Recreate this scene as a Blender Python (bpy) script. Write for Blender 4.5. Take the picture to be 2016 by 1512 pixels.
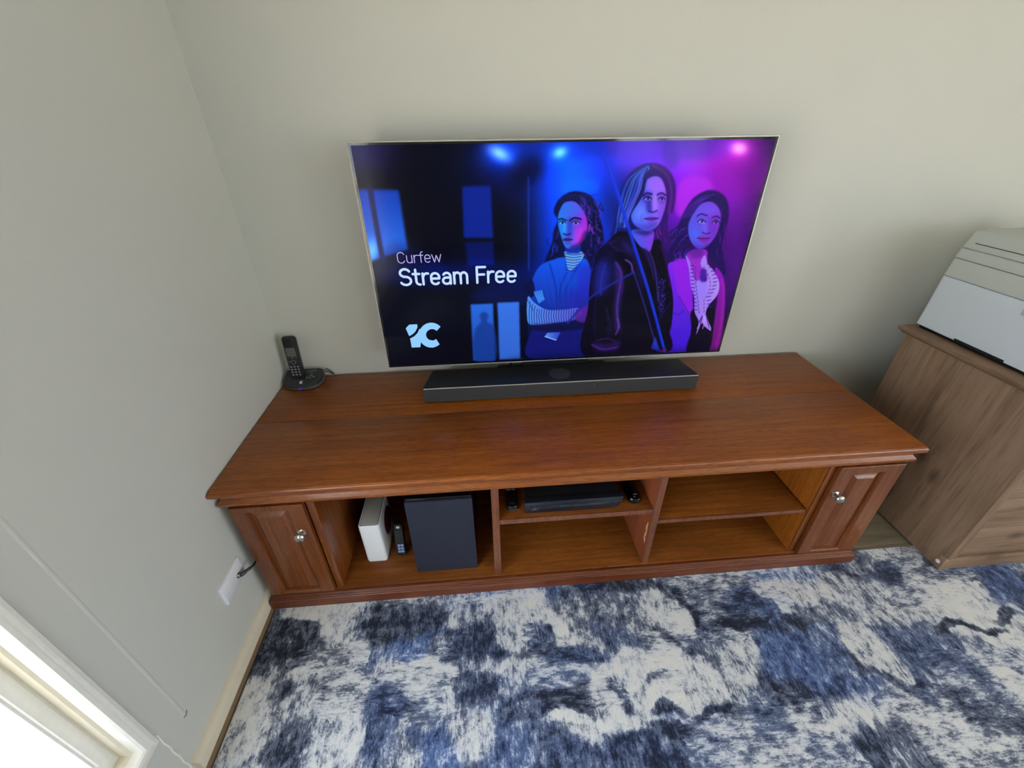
import bpy, bmesh, math, random
import numpy as np
from mathutils import Vector, Matrix

for o in list(bpy.data.objects):
    bpy.data.objects.remove(o, do_unlink=True)
scene = bpy.context.scene
C = scene.collection

# ------------------------------------------------------------------ camera
CAM = np.array([.7644, -1.5022, 1.3825])
PITCH, YAW, ROLL, FPX = .5562, -.0738, -.0122, 838.26
W_PX, H_PX = 2016, 1512
_cy, _sy, _cp, _sp = math.cos(YAW), math.sin(YAW), math.cos(PITCH), math.sin(PITCH)
FWD = np.array([-_sy * _cp, _cy * _cp, -_sp])
_r0 = np.array([_cy, _sy, 0.])
_u0 = np.cross(_r0, FWD)
RGT = math.cos(ROLL) * _r0 + math.sin(ROLL) * _u0
UPV = -math.sin(ROLL) * _r0 + math.cos(ROLL) * _u0
cd = bpy.data.cameras.new('camera')
cam = bpy.data.objects.new('camera', cd)
C.objects.link(cam)
M = Matrix(((RGT[0], UPV[0], -FWD[0], CAM[0]), (RGT[1], UPV[1], -FWD[1], CAM[1]),
            (RGT[2], UPV[2], -FWD[2], CAM[2]), (0, 0, 0, 1)))
cam.matrix_world = M
cd.sensor_fit = 'HORIZONTAL'
cd.sensor_width = 36.0
cd.lens = FPX / W_PX * 36.0
cd.clip_start = .02
scene.camera = cam

# ------------------------------------------------------------------ world, sun, window light, exposure
wd = bpy.data.worlds.new('sky')
scene.world = wd
wd.use_nodes = True
bg = wd.node_tree.nodes['Background']
bg.inputs[0].default_value = (.82, .91, 1.0, 1)
bg.inputs[1].default_value = 3.5

sd = bpy.data.lights.new('sun', 'SUN')
sd.energy = 13.0
sd.angle = .01
sd.color = (1, .97, .92)
sun = bpy.data.objects.new('sun', sd)
C.objects.link(sun)
sun.location = (-3, 3, 6)
sun.rotation_euler = Vector((.10, -.75, -1.0)).to_track_quat('-Z', 'Y').to_euler()


def area(name, loc, direction, sx, sy, energy, color, portal=False):
    d = bpy.data.lights.new(name, 'AREA')
    d.shape = 'RECTANGLE'
    d.size, d.size_y, d.energy, d.color = sx, sy, energy, color
    if portal:
        d.cycles.is_portal = True
    o = bpy.data.objects.new(name, d)
    C.objects.link(o)
    o.location = loc
    o.rotation_euler = Vector(direction).to_track_quat('-Z', 'Z').to_euler()
    return o


ROOM_X, ROOM_Y, ROOM_Z = 4.3, -4.4, 2.45
WIN1 = (-2.75, -1.088, .262, 1.55)      # y0, y1, z0, z1 in the left wall
WIN2 = (2.4, 3.6, .80, 2.00)             # x0, x1, z0, z1 in the rear wall
area('portal_left_window', (-.11, (WIN1[0] + WIN1[1]) / 2, (WIN1[2] + WIN1[3]) / 2), (1, 0, 0),
     WIN1[1] - WIN1[0], WIN1[3] - WIN1[2], 1, (1, 1, 1), True)
ADDED_WIN3 = (-4.25, -1.8, .15, 2.25)          # y0, y1, z0, z1 of the opening added in the unseen right wall
area('portal_added_right_window', (ROOM_X + .11, (ADDED_WIN3[0] + ADDED_WIN3[1]) / 2, (ADDED_WIN3[2] + ADDED_WIN3[3]) / 2), (-1, 0, 0),
     ADDED_WIN3[1] - ADDED_WIN3[0], ADDED_WIN3[3] - ADDED_WIN3[2], 1, (1, 1, 1), True)
area('portal_rear_window', ((WIN2[0] + WIN2[1]) / 2, ROOM_Y - .11, (WIN2[2] + WIN2[3]) / 2), (0, 1, 0),
     WIN2[1] - WIN2[0], WIN2[3] - WIN2[2], 1, (1, 1, 1), True)

vs = scene.view_settings
vs.view_transform = 'Standard'
vs.look = 'None'
vs.gamma = 1
vs.use_curve_mapping = False
EXPO = 0.92
vs.exposure = EXPO
SCREEN_GAIN = 2.0 ** (-EXPO)

# ------------------------------------------------------------------ helpers


def srgb(r, g, b):
    f = lambda c: (c / 255 / 12.92) if c / 255 <= .04045 else ((c / 255 + .055) / 1.055) ** 2.4
    return (f(r), f(g), f(b), 1)


def tag(o, label=None, cat=None, group=None, kind=None):
    if label: o['label'] = label
    if cat: o['category'] = cat
    if group: o['group'] = group
    if kind: o['kind'] = kind
    return o


def thing(name, loc, label, cat, group=None, rotz=0):
    o = bpy.data.objects.new(name, None)
    C.objects.link(o)
    o.empty_display_size = .05
    o.location = loc
    o.rotation_euler = (0, 0, rotz)
    return tag(o, label, cat, group)


class MB:
    """Collects shapes given in world coordinates into one mesh."""

    def __init__(s):
        s.v, s.f = [], []

    def add(s, vs_, fs_):
        n = len(s.v)
        s.v += [tuple(map(float, p)) for p in vs_]
        s.f += [tuple(n + i for i in f) for f in fs_]
        return s

    def box(s, x0, x1, y0, y1, z0, z1):
        return s.add([(x0, y0, z0), (x1, y0, z0), (x1, y1, z0), (x0, y1, z0), (x0, y0, z1), (x1, y0, z1), (x1, y1, z1), (x0, y1, z1)],
                     [(0, 3, 2, 1), (4, 5, 6, 7), (0, 1, 5, 4), (1, 2, 6, 5), (2, 3, 7, 6), (3, 0, 4, 7)])

    def loops(s, rings, cap0=True, cap1=True):
        n = len(rings[0])
        vs_ = [p for r in rings for p in r]
        fs_ = []
        for k in range(len(rings) - 1):
            for i in range(n):
                j = (i + 1) % n
                fs_.append((k * n + i, k * n + j, (k + 1) * n + j, (k + 1) * n + i))
        if cap0: fs_.append(tuple(range(n - 1, -1, -1)))
        if cap1: fs_.append(tuple(range((len(rings) - 1) * n, len(rings) * n)))
        return s.add(vs_, fs_)

    def stack(s, x0, x1, y0, y1, prof, back=False):
        """rectangular plan stepped by a moulding profile of (inset, z); the back stays straight unless back"""
        return s.loops([[(x0 + i, y0 + i, z), (x1 - i, y0 + i, z), (x1 - i, y1 - (i if back else 0), z), (x0 + i, y1 - (i if back else 0), z)] for i, z in prof])

    def prism(s, poly, fn, a, b):
        return s.loops([[fn(p, a) for p in poly], [fn(p, b) for p in poly]])

    def tube(s, pts, r, n=8):
        pts = [Vector(p) for p in pts]
        rings = []
        for i, p in enumerate(pts):
            t = (pts[min(i + 1, len(pts) - 1)] - pts[max(i - 1, 0)]).normalized()
            a = t.orthogonal().normalized() if i == 0 else (pa - t * pa.dot(t)).normalized()
            pa = a
            b = t.cross(a)
            rr = r[i] if isinstance(r, (list, tuple)) else r
            rings.append([p + (a * math.cos(2 * math.pi * k / n) + b * math.sin(2 * math.pi * k / n)) * rr for k in range(n)])
        return s.loops(rings)

    def lathe(s, origin, axis, prof, n=24):
        ax = Vector(axis).normalized()
        a = ax.orthogonal().normalized()
        b = ax.cross(a)
        o = Vector(origin)
        return s.loops([[o + ax * h + (a * math.cos(2 * math.pi * k / n) + b * math.sin(2 * math.pi * k / n)) * max(r, 1e-5) for k in range(n)] for r, h in prof])

    def build(s, name, m, parent=None, bev=0, seg=2, flip=True, smooth=35):
        me = bpy.data.meshes.new(name)
        off = Vector((0, 0, 0))
        mw = None
        if parent is not None:
            mw = world_of(parent).inverted()
        vv = [mw @ Vector(p) for p in s.v] if mw is not None else s.v
        bm = bmesh.new()
        bv = [bm.verts.new(p) for p in vv]
        for f in s.f:
            try:
                bm.faces.new([bv[i] for i in f])
            except ValueError:
                pass
        bmesh.ops.recalc_face_normals(bm, faces=bm.faces)
        if bev:
            es = [e for e in bm.edges if len(e.link_faces) == 2 and e.calc_face_angle() > .5]
            bmesh.ops.bevel(bm, geom=es, offset=bev, segments=seg, affect='EDGES', profile=.5)
        if smooth:
            for f in bm.faces: f.smooth = True
            for e in bm.edges:
                if len(e.link_faces) == 2: e.smooth = e.calc_face_angle() < math.radians(smooth)
        bm.to_mesh(me)
        bm.free()
        if m is not None: me.materials.append(m)
        o = bpy.data.objects.new(name, me)
        C.objects.link(o)
        if parent is not None: o.parent = parent
        return o


def world_of(o):
    m = Matrix.Translation(o.location) @ o.rotation_euler.to_matrix().to_4x4()
    return world_of(o.parent) @ m if o.parent else m


def box(name, m, parent, *b, bev=.0015, seg=2):
    return MB().box(*b).build(name, m, parent, bev=bev, seg=seg)


def rrect(cx, cy, w, h, r, n=5):
    r = min(r, w / 2 - 1e-5, h / 2 - 1e-5)
    out = []
    for (sx, sy, a0) in ((1, 1, 0), (-1, 1, 90), (-1, -1, 180), (1, -1, 270)):
        for k in range(n + 1):
            a = math.radians(a0 + 90 * k / n)
            out.append((cx + sx * (w / 2 - r) + r * math.cos(a), cy + sy * (h / 2 - r) + r * math.sin(a)))
    return out


# ------------------------------------------------------------------ materials


class NT:
    def __init__(s, name):
        s.m = bpy.data.materials.new(name)
        s.m.use_nodes = True
        s.t = s.m.node_tree
        s.b = s.t.nodes['Principled BSDF']
        s.out = s.t.nodes['Material Output']

    def n(s, typ, **kw):
        nd = s.t.nodes.new(typ)
        for k, v in kw.items():
            if k.startswith('in_'):
                key = k[3:]
                key = int(key) if key.isdigit() else key.replace('_', ' ')
                nd.inputs[key].default_value = v
            else:
                setattr(nd, k, v)
        return nd

    def l(s, a, b):
        s.t.links.new(a, b)

    def coords(s, scale=(1, 1, 1), rot=(0, 0, 0), src='Object', loc=(0, 0, 0)):
        tc = s.n('ShaderNodeTexCoord')
        mp = s.n('ShaderNodeMapping')
        mp.inputs['Scale'].default_value = scale
        mp.inputs['Rotation'].default_value = rot
        mp.inputs['Location'].default_value = loc
        s.l(tc.outputs[src], mp.inputs[0])
        return mp.outputs[0]

    def noise(s, vec, scale=1, detail=3, rough=.5, dist=0):
        nd = s.n('ShaderNodeTexNoise', in_Scale=scale, in_Detail=detail, in_Roughness=rough, in_Distortion=dist)
        s.l(vec, nd.inputs['Vector'])
        return nd.outputs['Fac']

    def ramp(s, fac, stops, interp='LINEAR'):
        nd = s.n('ShaderNodeValToRGB')
        nd.color_ramp.interpolation = interp
        els = nd.color_ramp.elements
        while len(els) < len(stops): els.new(.5)
        for e, (p, c) in zip(els, stops):
            e.position = p
            e.color = c if len(c) == 4 else (*c, 1)
        s.l(fac, nd.inputs[0])
        return nd.outputs[0]

    def math(s, op, a, b=None, c=None, clamp=False):
        nd = s.n('ShaderNodeMath', operation=op)
        nd.use_clamp = clamp
        for i, v in enumerate((a, b, c)):
            if v is None: continue
            if isinstance(v, (int, float)): nd.inputs[i].default_value = v
            else: s.l(v, nd.inputs[i])
        return nd.outputs[0]

    def mix(s, fac, a, b, blend='MIX'):
        nd = s.n('ShaderNodeMix', data_type='RGBA', blend_type=blend)
        for sock, v in ((nd.inputs[0], fac), (nd.inputs[6], a), (nd.inputs[7], b)):
            if isinstance(v, (int, float)): sock.default_value = v
            elif isinstance(v, tuple): sock.default_value = v if len(v) == 4 else (*v, 1)
            else: s.l(v, sock)
        return nd.outputs[2]

    def bump(s, h, strength=.2, dist=.002):
        nd = s.n('ShaderNodeBump')
        nd.inputs['Strength'].default_value = strength
        nd.inputs['Distance'].default_value = dist
        s.l(h, nd.inputs['Height'])
        s.l(nd.outputs[0], s.b.inputs['Normal'])

    def set(s, color=None, rough=None, spec=None, metal=None, coat=None, coat_rough=None):
        for key, v in (('Base Color', color), ('Roughness', rough), ('Specular IOR Level', spec), ('Metallic', metal), ('Coat Weight', coat), ('Coat Roughness', coat_rough)):
            if v is None: continue
            if isinstance(v, (int, float, tuple)): s.b.inputs[key].default_value = v
            else: s.l(v, s.b.inputs[key])
        return s.m


def plain(name, col, rough=.5, spec=.5, metal=0, bump=0, bscale=300, var=.06):
    t = NT(name)
    v = t.coords()
    n1 = t.noise(v, bscale, 2)
    c = t.mix(n1, tuple(x * (1 - var) for x in col[:3]), tuple(min(1, x * (1 + var)) for x in col[:3]))
    t.set(c, rough, spec, metal)
    if bump: t.bump(n1, bump, .0008)
    return t.m


def wood(name, dark, mid, light, axis='x', rough=.32, spec=.5, fine=1.0, coat=.0, seed=0.0, pore=.55):
    """stained hardwood, grain running along the given axis"""
    t = NT(name)
    lo, hi = 3.0, 70.0
    sc = {'x': (lo, hi, hi), 'y': (hi, lo, hi), 'z': (hi, hi, lo)}[axis]
    v = t.coords(tuple(a * fine for a in sc), loc=(seed, seed * 1.7, seed * .6))
    g1 = t.noise(v, 1.0, 5, .6, .6)
    sc2 = {'x': (34, 330, 330), 'y': (330, 34, 330), 'z': (330, 330, 34)}[axis]
    v2 = t.coords(tuple(a * fine for a in sc2), loc=(seed, 0, 0))
    g2 = t.noise(v2, 1.0, 2, .5)
    v3 = t.coords((1, 1, 1), loc=(seed, 3, 1))
    g3 = t.noise(v3, 2.2, 2)
    f = t.math('ADD', t.math('MULTIPLY', g1, .75), t.math('MULTIPLY', g3, .35))
    base = t.ramp(f, [(.28, dark), (.55, mid), (.84, light)])
    pores = t.ramp(g2, [(.34, (0, 0, 0, 1)), (.50, (1, 1, 1, 1))])
    col = t.mix(pores, t.mix(pore, base, dark, 'MIX'), base)
    t.set(col, rough, spec, 0, coat, .12)
    t.bump(g2, .10, .0006)
    return t.m


M_ = {}
M_['top'] = wood('stained_top', srgb(94, 40, 5), srgb(138, 73, 13), srgb(164, 98, 28), 'x', .40, .36, 1.0, .10)
M_['top2'] = wood('stained_top_rear', srgb(90, 39, 5), srgb(133, 70, 13), srgb(157, 92, 27), 'x', .40, .36, 1.0, .10, 4.3)
M_['mould'] = wood('stained_moulding', srgb(88, 42, 12), srgb(134, 72, 24), srgb(162, 96, 38), 'x', .34, .45, 1.0, .2, 2.0)
M_['case_x'] = wood('stained_board_lengthwise', srgb(80, 40, 10), srgb(122, 68, 20), srgb(148, 90, 32), 'x', .42, .4, 1.0, .08, 7.0)
M_['plinth'] = wood('dark_stained_plinth', srgb(66, 28, 12), srgb(104, 52, 24), srgb(128, 72, 36), 'x', .36, .45, 1.0, .1, 11.0)
M_['edge_z'] = wood('stained_board_upright', srgb(80, 42, 26), srgb(114, 68, 46), srgb(140, 92, 66), 'z', .40, .45, 1.0, .1, 5.0)
M_['case_z'] = wood('stained_panel_upright', srgb(74, 34, 10), srgb(114, 60, 22), srgb(146, 86, 36), 'z', .34, .5, 1.0, .2, 3.0)
M_['inner_z'] = wood('stained_inner_panel', srgb(110, 56, 10), srgb(150, 84, 22), srgb(170, 104, 34), 'z', .4, .4, 1.0, .1, 12.0)
M_['red_z'] = wood('reddish_stained_panel', srgb(112, 50, 28), srgb(146, 78, 48), srgb(168, 102, 66), 'z', .4, .4, 1.0, .1, 15.0)


def wall_mat(name, col):
    t = NT(name)
    v = t.coords()
    n1 = t.noise(v, 160, 3)
    n2 = t.noise(v, 1.3, 2)
    c = t.mix(n2, tuple(x * .985 for x in col[:3]), tuple(min(1, x * 1.015) for x in col[:3]))
    t.set(c, .62, .3)
    t.bump(n1, .12, .0008)
    return t.m


WALLC = srgb(199, 200, 192)
M_['wall'] = wall_mat('painted_plaster', WALLC)
M_['wall_l'] = wall_mat('painted_plaster_side', WALLC)
M_['ceil'] = plain('white_ceiling', srgb(232, 230, 224), .8, .2)
M_['skirt'] = plain('cream_gloss_paint', srgb(216, 208, 188), .35, .5, bump=.05, bscale=60)
M_['white'] = plain('white_gloss_paint', srgb(232, 230, 222), .3, .5, bump=.04, bscale=60)
M_['wplastic'] = plain('white_plastic', srgb(222, 224, 228), .4, .5, var=.02)
M_['wplastic2'] = plain('grey_white_plastic', srgb(196, 200, 198), .45, .45, var=.02)
M_['printer_lo'] = plain('printer_white', srgb(200, 210, 218), .42, .45, var=.015)
M_['printer_hi'] = plain('printer_light_grey', srgb(184, 191, 186), .45, .45, var=.015)
M_['gcap'] = plain('silver_grey_plastic', srgb(168, 168, 160), .4, .5, var=.02)
M_['black'] = plain('black_plastic', srgb(18, 18, 20), .42, .45)
M_['gloss'] = plain('black_gloss', srgb(6, 7, 10), .07, .6)
M_['gpanel'] = plain('glossy_dark_window', srgb(22, 27, 36), .06, 1.0)
M_['dgrey'] = plain('dark_grey_plastic', srgb(52, 54, 56), .45, .5)
M_['handset'] = plain('handset_black', srgb(22, 23, 25), .4, .5)
M_['base_top'] = plain('phone_base_black', srgb(36, 40, 42), .38, .5)
M_['silver'] = plain('silver_rim', srgb(120, 124, 124), .35, .5, .6)
M_['key'] = plain('pale_key', srgb(150, 152, 156), .4, .5)
M_['lcd'] = plain('grey_lcd', srgb(96, 100, 92), .2, .5)
M_['fabric'] = plain('navy_speaker_cloth', srgb(42, 45, 58), .85, .2, bump=.5, bscale=1400)
M_['grille'] = plain('charcoal_grille', srgb(48, 48, 50), .6, .4, bump=.5, bscale=1800)
M_['sbtop'] = plain('charcoal_top', srgb(27, 29, 35), .5, .4, bump=.2, bscale=1500)
M_['nickel'] = plain('brushed_nickel', srgb(196, 192, 184), .24, .5, 1.0, var=.05)
M_['alu'] = plain('silver_aluminium', srgb(186, 184, 176), .35, .5, .3)
M_['maroon'] = plain('maroon_label', srgb(70, 24, 34), .3, .5)
M_['pale_blue'] = plain('pale_blue_print', srgb(128, 150, 190), .4, .5)
M_['mark'] = plain('grey_print', srgb(120, 122, 128), .5, .3)
M_['mark_dim'] = plain('dim_print', srgb(64, 66, 70), .5, .3)
M_['mark_white'] = plain('white_print', srgb(220, 220, 220), .5, .3)


def emit(name, col, strength):
    t = NT(name)
    t.b.inputs['Base Color'].default_value = (.0, .0, .0, 1)
    t.b.inputs['Emission Color'].default_value = col
    t.b.inputs['Emission Strength'].default_value = strength
    return t.m


M_['text_white'] = emit('lit_white_text', srgb(196, 222, 255), SCREEN_GAIN)
M_['text_lilac'] = emit('lit_lilac_text', srgb(188, 176, 238), SCREEN_GAIN)
M_['logo'] = emit('lit_pale_blue_logo', srgb(140, 202, 255), SCREEN_GAIN)
M_['led_blue'] = emit('blue_led', srgb(70, 50, 200), SCREEN_GAIN * .6)


def rustic(name, axis, seed):
    t = NT(name)
    sc = {'x': (1.6, 14, 14), 'z': (14, 14, 1.6), 'y': (14, 1.6, 14)}[axis]
    g1 = t.noise(t.coords(sc, loc=(seed, seed, 0)), 1, 5, .6, 1.2)
    g3 = t.noise(t.coords((1, 1, 1), loc=(seed, 0, 2)), 3.2, 3)
    sc2 = {'x': (7, 120, 120), 'z': (120, 120, 7), 'y': (120, 7, 120)}[axis]
    g2 = t.noise(t.coords(sc2, loc=(seed, 0, 0)), 1, 3)
    f = t.math('ADD', t.math('MULTIPLY', g1, .65), t.math('MULTIPLY', g3, .4))
    base = t.ramp(f, [(.30, srgb(92, 70, 54)), (.52, srgb(132, 106, 84)), (.78, srgb(160, 134, 110))])
    vo = t.n('ShaderNodeTexVoronoi', feature='F1')
    ks = {'x': (4, 8, 8), 'z': (8, 8, 4), 'y': (8, 4, 8)}[axis]
    vo.inputs['Scale'].default_value = 1.0
    t.l(t.coords(ks, loc=(seed, .3, .1)), vo.inputs['Vector'])
    knot = t.ramp(vo.outputs['Distance'], [(.05, (1, 1, 1, 1)), (.20, (0, 0, 0, 1))])
    pores = t.ramp(g2, [(.33, (1, 1, 1, 1)), (.48, (0, 0, 0, 1))])
    c = t.mix(t.math('MULTIPLY', pores, .30), base, srgb(70, 52, 38))
    c = t.mix(t.math('MULTIPLY', knot, .75), c, srgb(58, 42, 32))
    t.set(c, .55, .35)
    t.bump(g2, .12, .0008)
    return t.m


M_['rust_z'] = rustic('rustic_oak_upright', 'z', 1.3)
M_['rust_x'] = rustic('rustic_oak_lengthwise', 'x', 4.1)
M_['rust_y'] = rustic('rustic_oak_top', 'y', 6.2)


def floor_mat():
    t = NT('grey_oak_plank')
    v = t.coords((3, 40, 40))
    g = t.noise(v, 1, 4, .6, .4)
    oi = t.n('ShaderNodeObjectInfo')
    base = t.ramp(g, [(.3, srgb(112, 104, 86)), (.6, srgb(142, 134, 114)), (.8, srgb(158, 150, 130))])
    c = t.mix(t.math('MULTIPLY', oi.outputs['Random'], .35), base, srgb(120, 112, 96))
    t.set(c, .45, .4)
    t.bump(g, .1, .0006)
    return t.m


M_['floor'] = floor_mat()


def glass_mat():
    t = NT('window_glass')
    tr = t.n('ShaderNodeBsdfTransparent')
    gl = t.n('ShaderNodeBsdfGlossy')
    gl.inputs['Roughness'].default_value = .02
    mx = t.n('ShaderNodeMixShader')
    mx.inputs[0].default_value = .045
    t.l(tr.outputs[0], mx.inputs[1])
    t.l(gl.outputs[0], mx.inputs[2])
    t.l(mx.outputs[0], t.out.inputs[0])
    return t.m


M_['glass'] = glass_mat()
M_['paver'] = plain('pinkish_paver', srgb(206, 182, 180), .8, .2, bump=.3, bscale=90, var=.08)
M_['gravel'] = plain('sandy_gravel', srgb(206, 194, 170), .9, .2, bump=1.0, bscale=70, var=.35)

# ------------------------------------------------------------------ the room
T = .12


def struct(mb, name, m, parent=None, **kw):
    o = mb.build(name, m, parent, **kw)
    if parent is None: o['kind'] = 'structure'
    return o


wb = struct(MB().box(-T, ROOM_X + T, 0, T, -.02, ROOM_Z), 'wall_back', M_['wall'])
y0, y1, z0, z1 = WIN1
wl = struct(MB().box(-T, 0, y1, 0, -.02, ROOM_Z).box(-T, 0, ROOM_Y - T, y0, -.02, ROOM_Z)
            .box(-T, 0, y0, y1, -.02, z0).box(-T, 0, y0, y1, z1, ROOM_Z), 'wall_left', M_['wall_l'])
c0, c1, e0, e1 = ADDED_WIN3
struct(MB().box(ROOM_X, ROOM_X + T, c1, 0, -.02, ROOM_Z).box(ROOM_X, ROOM_X + T, ROOM_Y, c0, -.02, ROOM_Z)
       .box(ROOM_X, ROOM_X + T, c0, c1, -.02, e0).box(ROOM_X, ROOM_X + T, c0, c1, e1, ROOM_Z), 'wall_right', M_['wall'])
a0, a1, b0, b1 = WIN2
struct(MB().box(0, a0, ROOM_Y - T, ROOM_Y, -.02, ROOM_Z).box(a1, ROOM_X, ROOM_Y - T, ROOM_Y, -.02, ROOM_Z)
       .box(a0, a1, ROOM_Y - T, ROOM_Y, -.02, b0).box(a0, a1, ROOM_Y - T, ROOM_Y, b1, ROOM_Z), 'wall_rear', M_['wall'])
struct(MB().box(-T, ROOM_X + T, ROOM_Y - T, T, ROOM_Z, ROOM_Z + T), 'ceiling', M_['ceil'])
fl = struct(MB().box(-T, ROOM_X + T, ROOM_Y - T, T, -.10, -.008), 'floor', M_['floor'])
PW, PL = .19, 1.42
proto = None
row = 0
yy = 0.0
while yy > ROOM_Y:
    xx = -(row * .53 % PL)
    while xx < ROOM_X:
        if xx + PL > 0:
            if xx < 0 or xx + PL > ROOM_X or yy - PW < ROOM_Y:
                p = MB().box(max(xx, 0) + .0006, min(xx + PL, ROOM_X) - .0006, max(yy - PW, ROOM_Y) + .0006, yy - .0006, -.010, 0).build('plank', M_['floor'], fl, bev=.0012, seg=1)
            else:
                if proto is None:
                    proto = MB().box(.0006, PL - .0006, -PW + .0006, -.0006, -.010, 0).build('plank', M_['floor'], fl, bev=.0012, seg=1)
                    p = proto
                else:
                    p = proto.copy()
                    C.objects.link(p)
                    p.parent = fl
                p.location = (xx, yy, 0)
        xx += PL
    yy -= PW
    row += 1

# skirtings
SK = [(0, 0), (.018, 0), (.018, .040), (.015, .048), (.008, .056), (.0, .058)]
struct(MB().prism(SK, lambda p, t: (p[0], t, p[1]), -1.045, -.0005), 'baseboard_left', M_['skirt'])
struct(MB().prism(SK, lambda p, t: (t, -p[0], p[1]), .018, ROOM_X), 'baseboard_back', M_['skirt'])
# brown quadrant strip at the foot of the left skirting
QD = [(.018, 0), (.030, 0), (.029, .005), (.025, .009), (.018, .011)]
struct(MB().prism(QD, lambda p, t: (p[0], t, p[1]), -1.045, -.012), 'trim_3', plain('brown_quadrant', srgb(120, 100, 78), .5, .4))
# upright cover strip on the left wall and the plaster joint under the window
struct(MB().prism([(-.002, -.993), (.0006, -.9905), (.0016, -.987), (.0008, -.9835), (-.002, -.981)], lambda p, t: (p[0], p[1], t), .170, ROOM_Z), 'trim_1', M_['wall_l'])
jt = [(0.001, -1.051 + .0012 * math.sin(k * 1.7), .24 - k * .015) for k in range(16)]
struct(MB().tube(jt, .0022, 6), 'trim_2', M_['white'])
mk = MB().tube([(.0012, -.979, .172), (.0012, -.986, .165), (.0012, -.993, .168)], .0009, 5).build('strip_end_mark', M_['dgrey'], bpy.data.objects['trim_1'])

# left window: architrave, frame, sash, pane
w1 = bpy.data.objects.new('window_1', None)
C.objects.link(w1)
w1['kind'] = 'structure'
w1.location = (0, (y0 + y1) / 2, z0)


def ring(mb, yy0, yy1, zz0, zz1, prof):
    """picture-frame moulding round a rectangle in the y-z plane; prof = (outset, x)"""
    return mb.loops([[(x, yy0 - o, zz0 - o), (x, yy1 + o, zz0 - o), (x, yy1 + o, zz1 + o), (x, yy0 - o, zz1 + o)] for o, x in prof], False, False)


ring(MB(), y0, y1, z0, z1, [(.030, -.002), (.030, .008), (.026, .014), (.018, .016), (.016, .011), (.011, .011), (.009, .015), (.002, .014), (-.0015, .010), (-.0015, -.012)]).build('architrave', M_['white'], w1)
ring(MB(), y0 + .0, y1 - .0, z0 + .0, z1 - .0, [(.002, -.010), (-.0015, -.011), (-.007, -.013), (-.009, -.022), (-.009, -.03), (-.0135, -.03), (-.0135, -.07), (0.002, -.07)]).build('frame', M_['skirt'], w1)
ym = (y0 + y1) / 2
sash_spans = [(y0 + .012, ym - .002), (ym + .002, y1 - .012)]
for sy0, sy1 in sash_spans:
    gy0, gy1, gz0, gz1 = sy0 + .034, sy1 - .034, z0 + .062, z1 - .045
    mb = MB()
    mb.loops([[(x, a, b) for a, b in ((ya, za), (yb, za), (yb, zb), (ya, zb))] for x, ya, yb, za, zb in (
        (-.062, sy0, sy1, z0 + .012, z1 - .012), (-.030, sy0, sy1, z0 + .012, z1 - .012), (-.028, sy0 + .003, sy1 - .003, z0 + .015, z1 - .015),
        (-.028, gy0 - .010, gy1 + .010, gz0 - .010, gz1 + .010), (-.031, gy0 - .008, gy1 + .008, gz0 - .008, gz1 + .008),
        (-.031, gy0 - .004, gy1 + .004, gz0 - .004, gz1 + .004), (-.044, gy0, gy1, gz0, gz1), (-.062, gy0, gy1, gz0, gz1))], False, False)
    sash = mb.build('sash', M_['white'], w1)
    MB().box(-.050, -.046, gy0 - .003, gy1 + .003, gz0 - .003, gz1 + .003).build('pane', M_['glass'], sash, smooth=0)
    hd = MB().box(-.028, -.020, sy1 - .024, sy1 - .010, .98, 1.04).tube([(-.020, sy1 - .017, 1.01), (-.004, sy1 - .017, 1.01), (-.002, sy1 - .017, .94)], .006)
    hd.build('window_handle', M_['white'], sash)

# rear window (behind the camera; the room's other daylight)
w2 = bpy.data.objects.new('window_2', None)
C.objects.link(w2)
w2['kind'] = 'structure'
w2.location = ((a0 + a1) / 2, ROOM_Y, b0)
mb = MB()
mb.loops([[(xa, y, za), (xb, y, za), (xb, y, zb), (xa, y, zb)] for y, xa, xb, za, zb in (
    (ROOM_Y - .08, a0, a1, b0, b1), (ROOM_Y + .012, a0, a1, b0, b1), (ROOM_Y + .012, a0 + .05, a1 - .05, b0 + .05, b1 - .05), (ROOM_Y - .08, a0 + .05, a1 - .05, b0 + .05, b1 - .05))], False, False)
mb.build('frame', M_['white'], w2)
xm = (a0 + a1) / 2
MB().box(xm - .03, xm + .03, ROOM_Y - .07, ROOM_Y, b0 + .05, b1 - .05).build('mullion', M_['white'], w2)
for xa, xb in ((a0 + .05, xm - .03), (xm + .03, a1 - .05)):
    MB().box(xa, xb, ROOM_Y - .045, ROOM_Y - .041, b0 + .05, b1 - .05).build('pane', M_['glass'], w2, smooth=0)

# unseen right window, added to brighten the left wall
w3 = bpy.data.objects.new('added_window_3', None)
C.objects.link(w3)
w3['kind'] = 'structure'
w3.location = (ROOM_X, (c0 + c1) / 2, e0)
MB().loops([[(x, ya, za), (x, yb, za), (x, yb, zb), (x, ya, zb)] for x, ya, yb, za, zb in (
    (ROOM_X + .08, c0, c1, e0, e1), (ROOM_X - .012, c0, c1, e0, e1), (ROOM_X - .012, c0 + .05, c1 - .05, e0 + .05, e1 - .05), (ROOM_X + .08, c0 + .05, c1 - .05, e0 + .05, e1 - .05))], False, False).build('frame', M_['white'], w3)
cm = (c0 + c1) / 2
MB().box(ROOM_X, ROOM_X + .07, cm - .03, cm + .03, e0 + .05, e1 - .05).build('mullion', M_['white'], w3)
for ya, yb in ((c0 + .05, cm - .03), (cm + .03, c1 - .05)):
    MB().box(ROOM_X + .041, ROOM_X + .045, ya, yb, e0 + .05, e1 - .05).build('pane', M_['glass'], w3, smooth=0)

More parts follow.
